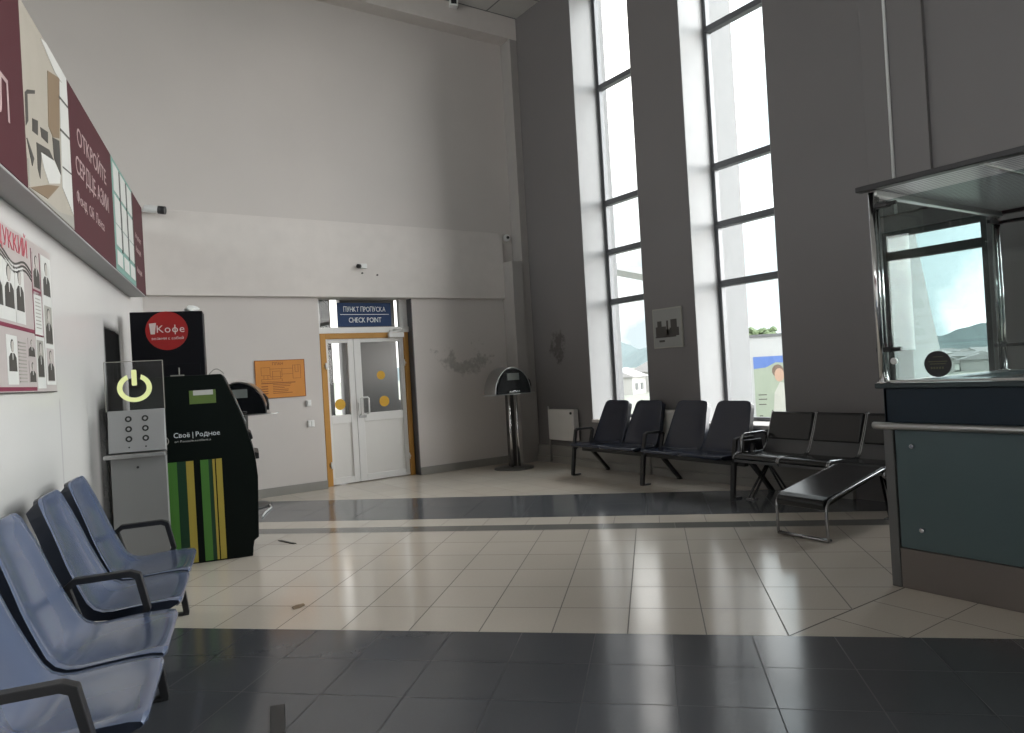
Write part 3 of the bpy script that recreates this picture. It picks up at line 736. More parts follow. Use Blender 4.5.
copy_thing(dt, (2.07, 8.80, 0), R(-22), 'steel domed terminal half hidden behind the black cash machine')

# ------------------------------------------------------------------ back wall fittings
ev = thing('evacuation_sign', 'orange evacuation plan sheet on the grey wall left of the door', 'sign', (2.694, YB - .003, 1.483))
b = MB(); b.box(-.317, .317, -.006, .004, -.243, .243, .002); b.build('sheet', M['orange'], ev)
b = MB()
for (x0, x1, z0, z1) in ((-.317, .317, .236, .243), (-.317, .317, -.243, -.236), (-.317, -.309, -.243, .243), (.309, .317, -.243, .243)): b.box(x0, x1, -.0085, -.006, z0, z1)
b.build('border', M['orange_ink'], ev)
b = MB()
def ln(x0, z0, x1, z1, t=.004): b.box(min(x0, x1) - t / 2, max(x0, x1) + t / 2, -.0075, -.006, min(z0, z1) - t / 2, max(z0, z1) + t / 2)
for (x0, x1, z0, z1) in ((-.24, -.13, .05, .15), (-.21, -.16, .0, .05), (-.13, .02, .03, .13), (.02, .16, .06, .13), (.16, .26, .0, .17), (-.24, .02, -.03, .0), (-.10, .0, .0, .10), (.19, .23, .08, .17)):
    ln(x0, z0, x1, z0); ln(x0, z1, x1, z1); ln(x0, z0, x0, z1); ln(x1, z0, x1, z1)
for k in range(6): ln(-.1, -.07 - .022 * k, random.uniform(.0, .16), -.07 - .022 * k, .007)
ln(-.24, -.05, .18, -.05, .012)
for k in range(4): ln(-.24, -.09 - .03 * k, -.17, -.09 - .03 * k, .012)
b.build('plan_lines', M['orange_ink'], ev)
text('lettering', 'ПЛАН', .05, M['orange_ink'], ev, (-.03, -.0075, .195), FRONT, .001, 'CENTER')
b = MB(); b.box(3.005, 3.07, YB - .022, YB, 1.105, 1.185, .004); b.box(3.018, 3.057, YB - .03, YB - .02, 1.12, 1.17, .003); tag(b.build('light_switch', M['white']), 'small grey wall button just below the orange sheet', 'switch')
b = MB(); b.box(3.01, 3.10, YB - .014, YB, .83, .92, .004); b.box(3.02, 3.0535, YB - .022, YB - .012, .84, .91, .003); b.box(3.0565, 3.09, YB - .022, YB - .012, .84, .91, .003); tag(b.build('light_switch', M['white']), 'square white double switch, lower of two beside the door', 'switch')
cc = thing('security_camera', 'white bullet camera on the back wall beside the banner end', 'camera', (1.27, 9.14, 3.50), R(-25))
b = MB(); b.lathe([(0, -.01), (.05, -.01), (.05, .01), (0, .01)], 20); o = b.build('mount', M['white'], cc); o.rotation_euler = (0, R(90), 0); o.location = (-.12, .02, 0)
b = MB(); b.tube([(-.12, .02, 0), (-.05, .0, .01), (.0, 0, .02)], .015); b.build('bracket', M['white'], cc)
b = MB(); b.tube([(-.06, 0, .03), (-.05, 0, .03), (.11, 0, .01), (.12, 0, .009)], [.036, .044, .044, .040], 18); b.build('body', M['white'], cc)
b = MB(); b.tube([(.09, 0, .0125), (.165, 0, .003)], .047, 18); b.build('lens_hood', M['black'], cc)
em = thing('wall_sounder', 'small white electrical fitting on the fascia band above the door', 'fitting', (3.86, YB - .075, 2.955))
b = MB(); b.box(-.03, .06, -.03, .015, -.03, .035, .005); b.build('housing', M['white'], em)
b = MB(); b.tube([(-.075, -.02, 0), (-.03, -.01, 0)], .028, 14); b.build('lens', M['black'], em)
for (px, pz) in ((0, -.09), (.22, -.11)):
    b = MB(); b.disc((px, .008, pz), .012, .02, 'y', 10, bev=.002); b.build('cable_plug', M['print_dark'], em)
det = thing('smoke_detector', 'round white detector high in the corner above the pipe casing', 'detector', (6.30, YB - .02, 3.49))
b = MB(); b.disc((0, -.01, 0), .055, .06, 'y', 24, bev=.012); b.build('housing', M['white'], det)
b = MB(); b.disc((0, -.045, 0), .022, .02, 'y', 16); b.build('sensor', M['black'], det)
bc = thing('beam_camera', 'white box camera on the ceiling beam at the top', 'camera', (5.42, 9.0, 6.815), R(-20))
b = MB(); b.box(-.06, .06, -.09, .02, -.045, .055, .006); b.build('body', M['white'], bc)
b = MB(); b.box(-.045, .035, -.10, -.088, -.02, .05, .004); b.build('lens', M['black'], bc)
b = MB(); b.tube([(XW - .062, 3.33, 2.62), (XW - .062, 3.33, 5.2), (XW - .062, 3.33, ZC)], .014, 10); tag(b.build('conduit_tube', M['conduit']), 'thin white conduit running up the pilaster above the booth', 'cable')  # conduit tube fixed up the pilaster face

def radiator(name, y0, y1, z0, z1, label):
    t = thing(name, label, 'radiator', (XW - .062, (y0 + y1) / 2, 0), 0, 'wall radiators')
    w = (y1 - y0) / 2
    b = MB(); b.box(-.075, .02, -w, w, z0, z1, .01); b.build('casing', M['radiator'], t)
    b = MB(); b.tube([(-.02, w + .05, z1 - .02), (-.02, w - .02, z1 - .02)], .014); b.tube([(-.02, w + .05, 0.02), (-.02, w + .05, z1 + .04)], .012); b.build('pipe', M['steel'], t)
    b = MB(); b.disc((-.08, -w + .05, z1 - .05), .018, .02, 'x', 14); b.build('valve', M['black'], t)
    for yy in (-w + .1, w - .1):
        b = MB(); b.box(.02, .06, yy - .02, yy + .02, z0 + .1, z1 - .1); b.build('bracket', M['steel'], t)
radiator('radiator', 7.98, 8.58, .36, .81, 'white wall radiator in the corner left of the blue bench')
radiator('radiator', 5.80, 6.50, .36, .83, 'white wall radiator behind the blue bench under the framed picture')

pf = thing('framed_picture', 'small framed black and white picture on the pier between windows', 'picture', (XW - .012, 6.19, 1.83))
b = MB(); b.box(-.012, .012, -.24, .24, -.245, .245, .003); b.build('frame', M['print_grey'], pf)
b = MB(); b.box(-.014, -.011, -.225, .225, -.23, .23); b.build('sheet', M['picture_paper'], pf)
b = MB()
for (y0, y1, z0, z1) in ((.02, .19, -.11, .02), (.09, .16, .02, .09), (-.02, .01, -.09, .09), (-.19, -.04, -.10, .0), (-.16, -.06, .0, .10), (-.05, .02, -.1, -.02), (.05, .14, -.17, -.145), (-.14, .2, -.115, -.1)): b.box(-.016, -.0135, y0, y1, z0, z1)
b.build('drawing', M['print_dark'], pf)

# ------------------------------------------------------------------ lightbox banner on the white wall
bn = thing('advertising_banner', 'long burgundy and photo advertising lightbox high on the white wall', 'banner', P0, A)
Z0, Z1 = 2.40, 3.33; S0, S1 = -8.6, -1.0
b = MB(); b.box(.0, .15, S0, S1, Z0, Z1, .004); b.build('casing', M['box_grey'], bn)
def panel(name, s0, s1, m):
    b = MB(); b.box(.149, .154, s0, s1, Z0 + .012, Z1 - .004); return b.build(name, m, bn)
r1 = panel('text_panel', S0, -5.34, M['burgundy'])
text('lettering', 'Л', .26, M['banner_text'], r1, (.155, -5.75, 2.72), LEFTW, .001, 'LEFT')
p1 = panel('photo_panel', -5.34, -4.36, M['cream'])
PATCH = [0.0]
def patch(parent, name, m, *polys):
    b = MB()
    PATCH[0] += .00012
    for q in polys: b.prism(q, .1535, .1552 + PATCH[0], 'x')
    return b.build(name, m, parent)
def rc(y0, y1, z0, z1): return [(y0, z0), (y1, z0), (y1, z1), (y0, z1)]
patch(p1, 'printed_post', M['print_dark'], [(-5.315, 2.877), (-5.267, 2.908), (-5.28, 2.751), (-5.327, 2.713)])
patch(p1, 'printed_rail', M['print_dark'], [(-5.267, 2.908), (-5.124, 2.959), (-5.128, 2.94), (-5.271, 2.885)])
patch(p1, 'printed_screen', M['print_dark'], [(-5.202, 2.791), (-5.097, 2.815), (-5.113, 2.736), (-5.215, 2.724)])
patch(p1, 'printed_screen', M['print_dark'], [(-5.053, 2.798), (-4.898, 2.824), (-4.912, 2.759), (-5.039, 2.751)])
patch(p1, 'printed_tunnel', M['print_dark'], [(-5.145, 2.691), (-4.892, 2.732), (-4.791, 2.702), (-5.055, 2.669), (-5.11, 2.519), (-5.148, 2.559)])
patch(p1, 'printed_machine', M['print_white'], [(-5.071, 2.664), (-4.791, 2.702), (-4.658, 2.663), (-4.682, 2.607), (-4.932, 2.541), (-5.022, 2.595)])
patch(p1, 'printed_shadow', M['print_dark'], [(-4.802, 2.828), (-4.643, 2.859), (-4.645, 2.666), (-4.788, 2.716)])
patch(p1, 'printed_barrier', M['print_dark'], [(-5.33, 2.653), (-5.317, 2.657), (-5.21, 2.59), (-5.251, 2.542)])
patch(p1, 'printed_bin', M['print_grey'], [(-5.33, 2.556), (-5.303, 2.563), (-5.316, 2.427), (-5.33, 2.426)])
patch(p1, 'printed_column', M['print_brown'], [(-4.834, 3.178), (-4.556, 3.249), (-4.64, 2.874), (-4.79, 2.832), (-4.88, 2.863)])
patch(p1, 'printed_window', M['print_white'], [(-4.56, 3.233), (-4.37, 3.27), (-4.37, 2.5), (-4.625, 2.6)])
patch(p1, 'printed_ceiling_beam', M['print_white'], [(-4.952, 3.301), (-4.84, 3.326), (-4.372, 3.32), (-4.372, 3.25), (-4.67, 3.24)])
patch(p1, 'printed_mat', M['print_brown'], [(-5.308, 2.423), (-4.961, 2.527), (-4.704, 2.587), (-4.977, 2.45)])
patch(p1, 'printed_floor', M['print_grey'], [(-5.33, 2.414), (-4.37, 2.414), (-4.37, 2.49), (-4.70, 2.44), (-5.33, 2.420)])
for k, (z0, z1) in enumerate(((3.12, 3.135), (2.93, 2.945), (2.72, 2.73))): patch(p1, 'printed_bar', M['print_dark'], [(-4.60, z0), (-4.372, z0 + .02), (-4.372, z1 + .02), (-4.60, z1)])
r2 = panel('text_panel', -4.36, -2.85, M['burgundy'])
text('lettering', 'ОТКРОЙТЕ', .165, M['banner_text'], r2, (.155, -4.14, 3.06), LEFTW, .001, 'LEFT', 1.18)
text('lettering', 'СЕРДЦЕ АЗИИ', .165, M['banner_text'], r2, (.155, -4.22, 2.86), LEFTW, .001, 'LEFT', 1.06)
text('small_lettering', 'Фонд  Ой  Ленса', .105, M['banner_text'], r2, (.155, -4.24, 2.65), LEFTW, .001, 'LEFT', 1.15)
p2 = panel('photo_panel', -2.85, -1.72, M['print_green'])
b = []
for i in range(3):
    for (z0, z1) in ((3.06, 3.29), (2.80, 3.03), (2.62, 2.79), (2.46, 2.58)):
        b.append(rc(-2.78 + .36 * i, -2.50 + .36 * i, z0, z1))
patch(p2, 'printed_panes', M['print_white'], *b)
patch(p2, 'printed_bars', M['print_dark'], *([rc(-2.49 + .36 * i, -2.44 + .36 * i, 2.6, 3.29) for i in range(3)]))
r3 = panel('text_panel', -1.72, S1, M['burgundy'])
for (z, w) in ((2.93, .52), (2.80, .42), (2.60, .46)): text('small_lettering', 'Аэропорт' if w > .5 else 'Авиации', .085, M['banner_text'], r3, (.155, -1.62, z), LEFTW, .001, 'LEFT', 1.1)

# ------------------------------------------------------------------ notice board with portraits
nb = thing('memorial_board', 'pink memorial board of black and white portraits on the white wall', 'notice board', P0, A)
BX = .016
b = MB(); b.box(.001, BX, -6.3, -4.345, 1.447, 2.273, .002); b.build('board', M['print_pink'], nb)
def flat(name, m, *rects, x=BX):
    b = MB()
    for (s0, s1, z0, z1) in rects: b.box(x - .001, x + .0015, s0, s1, z0, z1)
    return b.build(name, m, nb)
flat('caption_sheet', M['print_white'], (-5.62, -5.10, 1.80, 2.10), (-5.09, -4.93, 1.80, 2.10), (-5.28, -5.11, 1.49, 1.73), (-4.755, -4.60, 1.78, 2.0), (-4.57, -4.36, 1.49, 2.23), (-4.76, -4.59, 1.47, 1.78))
flat('border_strip', M['print_maroon'], (-5.9, -4.78, 1.765, 1.785), (-5.9, -4.78, 1.458, 1.478), (-4.77, -4.60, 1.985, 2.012), (-4.772, -4.764, 1.76, 2.23), (-4.60, -4.592, 1.76, 2.23), (-4.77, -4.60, 1.755, 1.765))
flat('edge_strip', M['print_dark'], (-6.3, -4.345, 1.447, 1.453))
b = MB()
for k in range(3):
    pts = [(-5.42 + .028 * i, 2.135 - .021 * k + .022 * math.sin(i * .42) - .0016 * i) for i in range(24)]
    b.prism([(p[0], p[1] + .0055) for p in pts] + [(p[0], p[1] - .0055) for p in pts[::-1]], BX - .001, BX + .002, 'x')
b.build('printed_ribbon', M['print_dark'], nb)
text('heading', 'ЖДУККИЙ', .13, M['print_red'], nb, (BX + .001, -5.48, 2.205), LEFTW, .001, 'LEFT', .98)
def portrait(s0, s1, z0, z1, tone='print_grey', bare=False):
    w = s1 - s0; h_ = z1 - z0; cs = (s0 + s1) / 2; b = MB()
    b.box(BX, BX + .002, s0, s1, z0, z1, m=M[tone])
    hr = min(w * .2, h_ * .14); hz = z1 - hr * 1.9
    body = [(s0 + w * .05, z0 + .004), (s1 - w * .05, z0 + .004), (s1 - w * .08, hz - hr * 2.2), (cs + w * .2, hz - hr * 1.35), (cs - w * .2, hz - hr * 1.35), (s0 + w * .08, hz - hr * 2.2)]
    b.prism(body, BX + .001, BX + .0030, 'x', m=M['print_dark'])
    b.prism([(cs - w * .05, hz - hr * 1.4), (cs + w * .05, hz - hr * 1.4), (cs + w * .02, z0 + h_ * .35), (cs - w * .02, z0 + h_ * .35)], BX + .002, BX + .0036, 'x', m=M['print_white'])
    b.prism([(cs + hr * 1.0 * math.cos(2 * PI * k / 20), hz + hr * .28 + hr * 1.22 * math.sin(2 * PI * k / 20)) for k in range(20)], BX + .001, BX + .0032, 'x', m=M['print_dark'])
    b.prism([(cs + hr * .85 * math.cos(2 * PI * k / 20), hz + hr * 1.18 * math.sin(2 * PI * k / 20)) for k in range(20)], BX + .002, BX + .0040, 'x', m=M['skin_print'])
    b.build('portrait', None, nb)
for q in ((-5.275, -5.11, 1.86, 2.09, 'print_white'), (-5.085, -4.94, 1.86, 2.085, 'print_white'), (-5.46, -5.29, 1.86, 2.09, 'print_white'), (-5.265, -5.125, 1.55, 1.72, 'print_white'), (-4.915, -4.79, 1.635, 1.735, 'print_pink'), (-4.915, -4.79, 1.50, 1.615, 'print_pink'), (-4.745, -4.615, 2.02, 2.215, 'print_pink'), (-4.745, -4.615, 1.53, 1.735, 'print_grey'), (-4.555, -4.385, 2.0, 2.21, 'print_white'), (-4.545, -4.385, 1.725, 1.945, 'print_grey'), (-4.545, -4.385, 1.51, 1.70, 'print_pink')): portrait(*q)
flat('text_lines', M['print_grey'], *[(-5.09, -4.96, 1.70 - .018 * k, 1.706 - .018 * k) for k in range(12)], x=BX + .0012)
flat('text_lines', M['print_grey'], *[(-4.73, -4.63, 1.96 - .02 * k, 1.966 - .02 * k) for k in range(9)], x=BX + .0012)

# ------------------------------------------------------------------ booth
X0, YL, YR, XB = 4.245, 2.333, -.6, 5.92
bo = thing('service_booth', 'teal panelled service booth with glass screen and ribbed canopy', 'booth', (0, 0, 0))
b = MB(); b.box(X0 + .03, X0 + .55, YR, YL - .02, .0, 1.17); b.box(X0 + .03, XB + .02, YL - .10, YL - .02, 0, 1.17); b.build('counter_body', M['counter_cap'], bo)
b = MB(); b.box(X0 + .01, X0 + .032, YR, YL - .06, .24, .935, .003); tp = b.build('teal_panel', M['teal'], bo)
for (yy, zz) in ((2.17, .845), (2.14, .36), (1.0, .845), (1.0, .36)):
    b = MB(); b.disc((X0, yy, zz), .013, .03, 'x', 16, bev=.003); b.build('bolt', M['chrome'], tp)
b = MB(); b.box(X0 + .004, X0 + .03, YR, YL - .055, .0, .235, .003); b.build('kick_plate', M['kick'], bo)
b = MB(); b.box(X0 - .003, X0 + .06, YL - .055, YL + .002, 0, .95, .006); b.build('corner_post', M['booth_steel'], bo)
b = MB(); b.box(X0 + .012, XB, YL - .025, YL - .012, .0, .95, .003); b.build('end_panel', M['steel'], bo)
b = MB(); b.box(X0 + .006, X0 + .034, YR, YL - .01, .98, 1.185, .004); b.box(X0 + .006, XB, YL - .03, YL - .008, .98, 1.185, .004); b.build('upper_panel', M['navy'], bo)
b = MB(); b.box(X0 - .02, X0 + .60, YR, YL + .03, 1.185, 1.215, .005); b.box(X0 + .5, XB + .03, YL - .14, YL + .03, 1.185, 1.215, .005); b.build('counter_top', M['counter_cap'], bo)
b = MB(); b.tube([(X0 - .015, YL + .05, .962), (X0 - .02, YL, .962), (X0 - .02, YR, .962)], .022, 14); b.build('bumper_rail', M['steel'], bo)
for (px, dx) in ((X0 + .004, .042), (XB - .045, .05)):
    b = MB()
    b.tube([(px, YL - .01, 1.215), (px, YL - .01, 2.36)], .020, 14); b.tube([(px + dx, YL - .012, 1.215), (px + dx, YL - .012, 2.36)], .018, 14)
    b.lathe([(0, 1.215), (.045, 1.215), (.045, 1.225), (0, 1.225)], 18, None, px + dx / 2, YL - .012)
    b.build('glass_post', M['chrome'], bo)
b = MB(); b.box(X0 + .012, X0 + .020, YR, YL - .03, 1.225, 2.30, .001); fg = b.build('front_glass', M['glass_booth'], bo)
b = MB(); b.box(X0 + .010, X0 + .022, YR, YL - .03, 1.217, 1.231, .001); b.build('glass_channel', M['print_white'], bo)
b = MB(); b.box(X0 + .10, XB - .03, YL - .030, YL - .022, 1.225, 2.32, .001); b.build('side_glass', M['glass_side'], bo)
for (yy, zz) in ((YL - .05, 2.275), (YL - .03, 1.415)):
    b = MB(); b.box(X0 - .004, X0 + .05, yy - .05, yy + .045, zz - .014, zz + .014, .005); b.tube([(X0 + .01, yy - .10, zz), (X0 + .01, yy - .04, zz)], .012, 10); b.build('glass_clamp', M['black'], bo)
b = MB(); b.disc((X0 + .006, YL - .085, 1.345), .02, .02, 'x', 16, bev=.004); b.build('glass_knob', M['white'], bo)
for zz in (2.29, 1.40):
    b = MB(); b.box(XB - .17, XB + .03, YL - .04, YL - .012, zz - .014, zz + .014, .005); b.tube([(XB - .02, YL - .03, zz), (XB + .03, YL - .26, zz)], .014, 10); b.build('glass_clamp', M['black'], bo)
b = MB(); b.disc((X0 + .010, 2.005, 1.318), .074, .003, 'x', 40); st = b.build('round_sticker', M['black'], bo)
b = MB()
for (z, w) in ((1.332, .10), (1.319, .085)): b.box(X0 + .0075, X0 + .0085, 2.005 - w / 2, 2.005 + w / 2, z - .0022, z + .0022, m=M['sticker_ink'])
for k in range(5): b.box(X0 + .0075, X0 + .0085, 1.975 + k * .015, 1.984 + k * .015, 1.290, 1.302, m=M['sticker_ink'])
b.box(X0 + .0075, X0 + .0085, 1.975, 2.03, 1.357, 1.360, m=M['sticker_ink'])
b.build('sticker_lettering', None, st)
# canopy
b = MB(); b.box(X0 - .02, XB + .03, YR, YL + .01, 2.375, 2.391); b.build('canopy_sheet', M['ribbed'], bo)
b = MB(); b.box(X0 - .05, X0 + .012, YR, YL + .06, 2.370, 2.402, .004); b.build('canopy_edge', M['black'], bo)
b = MB(); b.box(XB + .01, XB + .05, YR, YL + .01, 2.35, 2.40, .004); b.build('canopy_edge', M['black'], bo)
b = MB(); b.box(X0 + .0, XB + .03, YL - .045, YL + .0, 2.335, 2.372, .004); b.build('canopy_rail', M['steel'], bo)
for yy in (1.72, .9):
    b = MB(); b.box(X0, XB, yy - .012, yy + .012, 2.366, 2.376, .002); b.build('canopy_rib', M['steel'], bo)

# ------------------------------------------------------------------ small things on the floor
b = MB(); b.prism([(-.05, -.02), (-.01, -.035), (.04, -.02), (.055, .01), (.01, .03), (-.03, .022)], 0, .006, 'z', .002); tag(b.build('leaf_litter', M['print_brown'], None, (1.36, 4.585, 0), .4), 'small brown scrap lying on the beige tiles', 'litter')
b = MB(); b.prism([(-.13, -.012), (.11, -.022), (.13, .008), (-.12, .018)], 0, .005, 'z', .001); tag(b.build('paper_strip', M['print_dark'], None, (1.866, 6.50, 0), R(-73)), 'dark strip lying on the beige tiles near the cash machine', 'litter')
b = MB(); b.box(-.031, .031, -.14, .14, 0, .006, .002); tag(b.build('floor_hatch', M['hatch'], None, (.815, 3.12, 0), R(-15.5)), 'small dark metal plate on the dark tiles at the front', 'plate')
b = MB(); b.tube([(2.02, 7.90, .012), (2.12, 8.15, .012), (2.26, 8.42, .012), (2.30, 8.62, .012)], .010, 8); tag(b.build('floor_cable', M['white']), 'white cable on the floor behind the cash machine', 'cable')

# ------------------------------------------------------------------ outside
GZ = -1.1
b = MB(); b.box(7.6, 900, -500, 800, GZ - .2, GZ); struct(b.build('ground', M['ground']), 'pale open ground outside')
def ridge(name, pts, h, depth, label):
    bm = bmesh.new(); n = 90; top = []; f0 = []; b0 = []
    a, c = Vector((*pts[0], 0)), Vector((*pts[1], 0)); d = (c - a); nn = Vector((d.y, -d.x, 0)).normalized()
    if nn.dot(a) < 0: nn = -nn
    for i in range(n + 1):
        p = a + d * (i / n); hh = h * (.72 + .17 * math.sin(i * .21 + h) + .08 * math.sin(i * .53 + 1.3 * h) + .03 * math.sin(i * 1.7)) + GZ
        top.append(bm.verts.new(p + nn * depth * .5 + Vector((0, 0, hh)))); f0.append(bm.verts.new(p + Vector((0, 0, GZ)))); b0.append(bm.verts.new(p + nn * depth + Vector((0, 0, GZ))))
    for i in range(n):
        bm.faces.new([f0[i], f0[i + 1], top[i + 1], top[i]]); bm.faces.new([top[i], top[i + 1], b0[i + 1], b0[i]])
    for f in bm.faces: f.smooth = True
    q = MB(); q._merge(bm, None); return struct(q.build(name, M['hill']), label)
ridge('hill', ((200, 480), (330, 250)), 22, 120, 'hazy wooded hill seen through the left window')
ridge('hill', ((320, 300), (470, 40)), 15.5, 120, 'low wooded ridge seen through the booth glass')
for i, (x, y, w, h_, lab) in enumerate(((72.5, 34.5, 3.0, 1.9, 'pale house at the left end of the valley row'), (75.5, 31.8, 4.5, 1.6, 'long pale house in the middle of the valley row'), (80, 29.5, 4.0, 2.0, 'pale house at the right end of the valley row'), (41, 44.5, 3.0, 2.2, 'small pale house seen through the left window'), (47, 46.5, 3.5, 2.6, 'pale house behind the small one in left window'))):
    t = thing('house', lab, 'house', (x, y, GZ), R(25), 'houses in the valley')
    b = MB(); b.box(-w / 2, w / 2, -1.6, 1.6, 0, h_ * .65); b.build('walls', M['house'], t)
    b = MB(); b.prism([(-1.9, h_ * .65), (1.9, h_ * .65), (0, h_)], -w / 2 - .2, w / 2 + .2, 'x'); b.build('roof', M['roof'], t)
    for k in range(2):
        b = MB(); b.box(-w / 2 + .6 + k * 1.2, -w / 2 + 1.2 + k * 1.2, -1.63, -1.58, .35, .9); b.build('window', M['frame_dark'], t)
hs = list(t for t in C.objects if t.name.startswith('house'))[1]
for k in range(12):
    dist_ = 95 + 16 * k; an = R(22.5 + ((k * 5) % 12) * .62 - 2.2)
    copy_thing(hs, (dist_ * math.cos(an), dist_ * math.sin(an), GZ), R(20 + 37 * k), 'one of the tiny pale houses scattered far across the valley behind the booth glass')['group'] = 'tiny far houses'
def tree(x, y, h_, r, lab):
    t = thing('tree', lab, 'tree', (x, y, GZ), 0, 'trees outside')
    b = MB(); b.tube([(0, 0, 0), (.05, .02, h_ * .35), (0, 0, h_ * .7)], [.14, .11, .05], 8); b.build('trunk', M['bark'], t)
    b = MB()
    for k in range(260):
        a_ = random.uniform(0, 2 * PI); e = random.uniform(-.7, 1); rr = r * random.uniform(.35, 1) * math.sqrt(max(.05, 1 - e * e * .8))
        c = Vector((rr * math.cos(a_), rr * math.sin(a_), h_ * .68 + e * h_ * .32))
        s_ = random.uniform(.10, .2) * r
        bm = bmesh.new(); bmesh.ops.create_icosphere(bm, subdivisions=1, radius=s_)
        for v in bm.verts: v.co = Vector((v.co.x * random.uniform(.6, 1.2), v.co.y * random.uniform(.6, 1.2), v.co.z * .7)) + c
        b._merge(bm, None)
    b.build('crown', M['leaf'], t)
tree(27.5, 20.6, 3.75, 1.3, 'low bushy tree left of its pair behind the white hoarding')
tree(30.6, 18.6, 4.5, 1.5, 'taller bushy tree right of its pair behind the white hoarding')
for i, (x, y, h_) in enumerate(((46.0, 42.2, 2.6), (37.2, 45.2, 2.2))):
    tree(x, y, h_, 1.1, ('round tree beside the small pale house in left window', 'small tree left of the pale houses in left window', 'small tree before the valley houses by the booth')[i])
# hoarding with an advertisement photograph
hd = thing('hoarding', 'white hoarding with a family advertisement seen through the second window', 'billboard', (19.32, 14.15, GZ), R(-53.5))
b = MB(); b.box(-1.5, 1.5, 0, .12, 0, 3.15, .01); b.build('board', M['canopy_white'], hd)
b = MB(); b.box(-1.55, 1.55, -.05, .17, 3.12, 3.20, .005); b.build('top_rail', M['frame_grey'], hd)
b = MB(); b.box(-.46, 1.3, -.012, .0, .15, 2.50); b.build('poster_sheet', M['ad_pale'], hd)
b = MB(); b.prism([(-.46, 2.50), (1.3, 2.50), (1.3, 2.2), (.2, 2.30), (-.1, 2.15), (-.46, 2.12)], -.015, -.011, 'y'); b.build('printed_sky', M['ad_blue'], hd)
b = MB(); b.prism([(.02, .2), (.75, .2), (.70, 1.2), (.52, 1.62), (.30, 1.68), (.12, 1.35)], -.017, -.013, 'y'); b.build('printed_shirt', M['ad_cloth'], hd)
def ell(cx, cz, rx, rz, n=20): return [(cx + rx * math.cos(2 * PI * k / n), cz + rz * math.sin(2 * PI * k / n)) for k in range(n)]
b = MB(); b.prism(ell(.25, 2.03, .17, .20), -.019, -.014, 'y'); b.prism(ell(.62, 1.72, .10, .15), -.019, -.014, 'y'); b.build('printed_hair', M['ad_hair'], hd)
b = MB(); b.prism(ell(.29, 1.90, .14, .21), -.021, -.015, 'y'); b.prism(ell(.55, 1.68, .09, .13), -.021, -.015, 'y'); b.build('printed_face', M['ad_skin'], hd)
b = MB()
for (z, w) in ((1.28, .25), (1.14, .25), (.98, .22), (.62, .10), (.52, .2)): b.box(-.36, -.36 + w, -.016, -.012, z, z + .03)
b.build('printed_lines', M['print_dark'], hd)
# white entrance canopy outside the first window
ec = thing('entrance_canopy', 'white sloping entrance canopy seen through the left window', 'canopy', (14.6, 14.4, GZ), R(-45))
b = MB(); b.prism([(-3.0, 5.95), (-1.5, 5.55), (0, 5.15), (1.2, 4.72), (2.0, 4.35), (2.0, 4.15), (1.2, 4.5), (0, 4.95), (-1.5, 5.35), (-3.0, 5.72)], 0, 1.6, 'y', .02); b.build('canopy_slab', M['canopy_white'], ec)
for x in (-2.6, 1.7):
    b = MB(); b.tube([(x, .8, 0), (x, .8, 4.3 if x > 0 else 5.75)], .07, 12); b.build('column', M['canopy_white'], ec)

# ------------------------------------------------------------------ light
SKY, SIDE_BOOST, GALLERY_BOOST = 2.1, 19.0, 5.0
w = bpy.data.worlds.new('sky'); sc.world = w; w.use_nodes = True
nt = w.node_tree; nt.nodes.clear()
out = nt.nodes.new('ShaderNodeOutputWorld'); bg = nt.nodes.new('ShaderNodeBackground')
tc = nt.nodes.new('ShaderNodeTexCoord'); sep = nt.nodes.new('ShaderNodeSeparateXYZ'); nt.links.new(tc.outputs['Generated'], sep.inputs[0])
n1 = noise(nt, tc.outputs['Generated'], 3.2, 6, .55)
mr = nt.nodes.new('ShaderNodeMapRange'); mr.inputs[1].default_value = .42; mr.inputs[2].default_value = .60; nt.links.new(n1, mr.inputs[0])
up = nt.nodes.new('ShaderNodeMapRange'); up.inputs[1].default_value = 0; up.inputs[2].default_value = .8; nt.links.new(sep.outputs[2], up.inputs[0])
blue = mix_col(nt, up.outputs[0], (.31, .365, .385), (.28, .345, .38))
sky = mix_col(nt, mr.outputs[0], blue, (1.0, .99, .97))
nt.links.new(sky, bg.inputs[0])
dp = nt.nodes.new('ShaderNodeVectorMath'); dp.operation = 'DOT_PRODUCT'; nt.links.new(tc.outputs['Generated'], dp.inputs[0]); dp.inputs[1].default_value = Vector((.82, -.52, .25)).normalized()
g1 = math_node(nt, 'POWER', math_node(nt, 'MAXIMUM', dp.outputs['Value'], 0.0), 3.0)      # bright lobe added out of view to light the hall from the side
dq = nt.nodes.new('ShaderNodeVectorMath'); dq.operation = 'DOT_PRODUCT'; nt.links.new(tc.outputs['Generated'], dq.inputs[0]); dq.inputs[1].default_value = Vector((-.9, -.3, .3)).normalized()
g2 = math_node(nt, 'POWER', math_node(nt, 'MAXIMUM', dq.outputs['Value'], 0.0), 2.0)      # second added lobe, brightening the hall through the gallery windows
nt.links.new(math_node(nt, 'ADD', math_node(nt, 'ADD', SKY, math_node(nt, 'MULTIPLY', g1, SIDE_BOOST)), math_node(nt, 'MULTIPLY', g2, GALLERY_BOOST)), bg.inputs[1])
nt.links.new(bg.outputs[0], out.inputs[0])
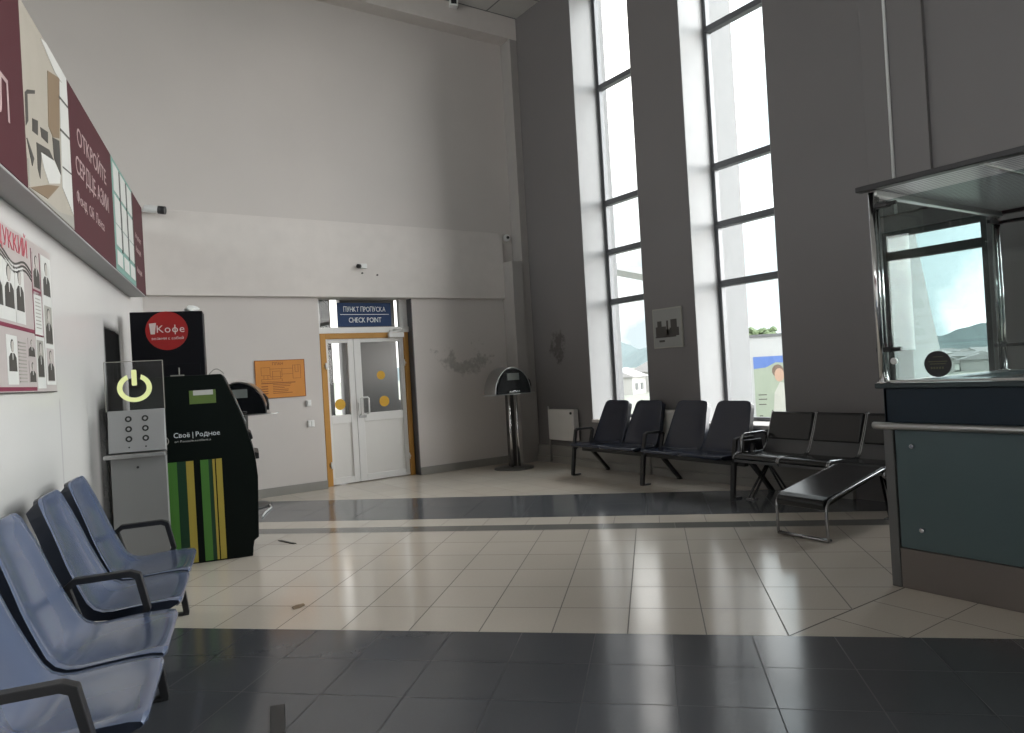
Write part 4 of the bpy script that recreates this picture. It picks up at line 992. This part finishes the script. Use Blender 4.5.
for i, (y0, y1, z0, z1) in enumerate(OPEN):
    L = bpy.data.lights.new('window_portal', 'AREA'); L.shape = 'RECTANGLE'; L.size = z1 - z0; L.size_y = y1 - y0
    L.cycles.is_portal = True
    o = bpy.data.objects.new('window_portal', L); C.objects.link(o); o.location = (7.05, (y0 + y1) / 2, (z0 + z1) / 2); o.rotation_euler = (0, R(90), 0)

L = bpy.data.lights.new('window_portal', 'AREA'); L.shape = 'RECTANGLE'; L.size = 2.8; L.size_y = 13.2; L.cycles.is_portal = True
o = bpy.data.objects.new('window_portal', L); C.objects.link(o); o.location = (-7.15, 2.0, 5.1); o.rotation_euler = (0, R(-90), 0)
# ------------------------------------------------------------------ camera
cam = bpy.data.cameras.new('camera'); co = bpy.data.objects.new('camera', cam); C.objects.link(co); sc.camera = co
cam.sensor_width = 36; cam.sensor_fit = 'HORIZONTAL'; cam.lens = 717.2 / 1024 * 36; cam.clip_start = .05; cam.clip_end = 2000
r_ = Vector((.8271, -.5590, -.0576)); 
pitch, roll, TH = R(.31), R(-3.3), R(55.9)
fw = Vector((0, math.cos(pitch), math.sin(pitch))); up_ = Vector((0, -math.sin(pitch), math.cos(pitch))); rt = Vector((1, 0, 0))
r2 = rt * math.cos(roll) + up_ * math.sin(roll); u2 = -rt * math.sin(roll) + up_ * math.cos(roll)
Rz = Matrix.Rotation(TH - PI / 2, 3, 'Z'); r2, u2, fw = Rz @ r2, Rz @ u2, Rz @ fw
mtx = Matrix((( r2.x, u2.x, -fw.x, 0), (r2.y, u2.y, -fw.y, 0), (r2.z, u2.z, -fw.z, 1.42), (0, 0, 0, 1)))
co.matrix_world = mtx

vs = sc.view_settings
vs.view_transform = 'Standard'; vs.look = 'None'; vs.exposure = 0.32; vs.gamma = 1.0; vs.use_curve_mapping = False
sc.display_settings.display_device = 'sRGB'
sc.cycles.max_bounces = 14; sc.cycles.diffuse_bounces = 8; sc.cycles.transparent_max_bounces = 16; sc.cycles.sample_clamp_indirect = 6
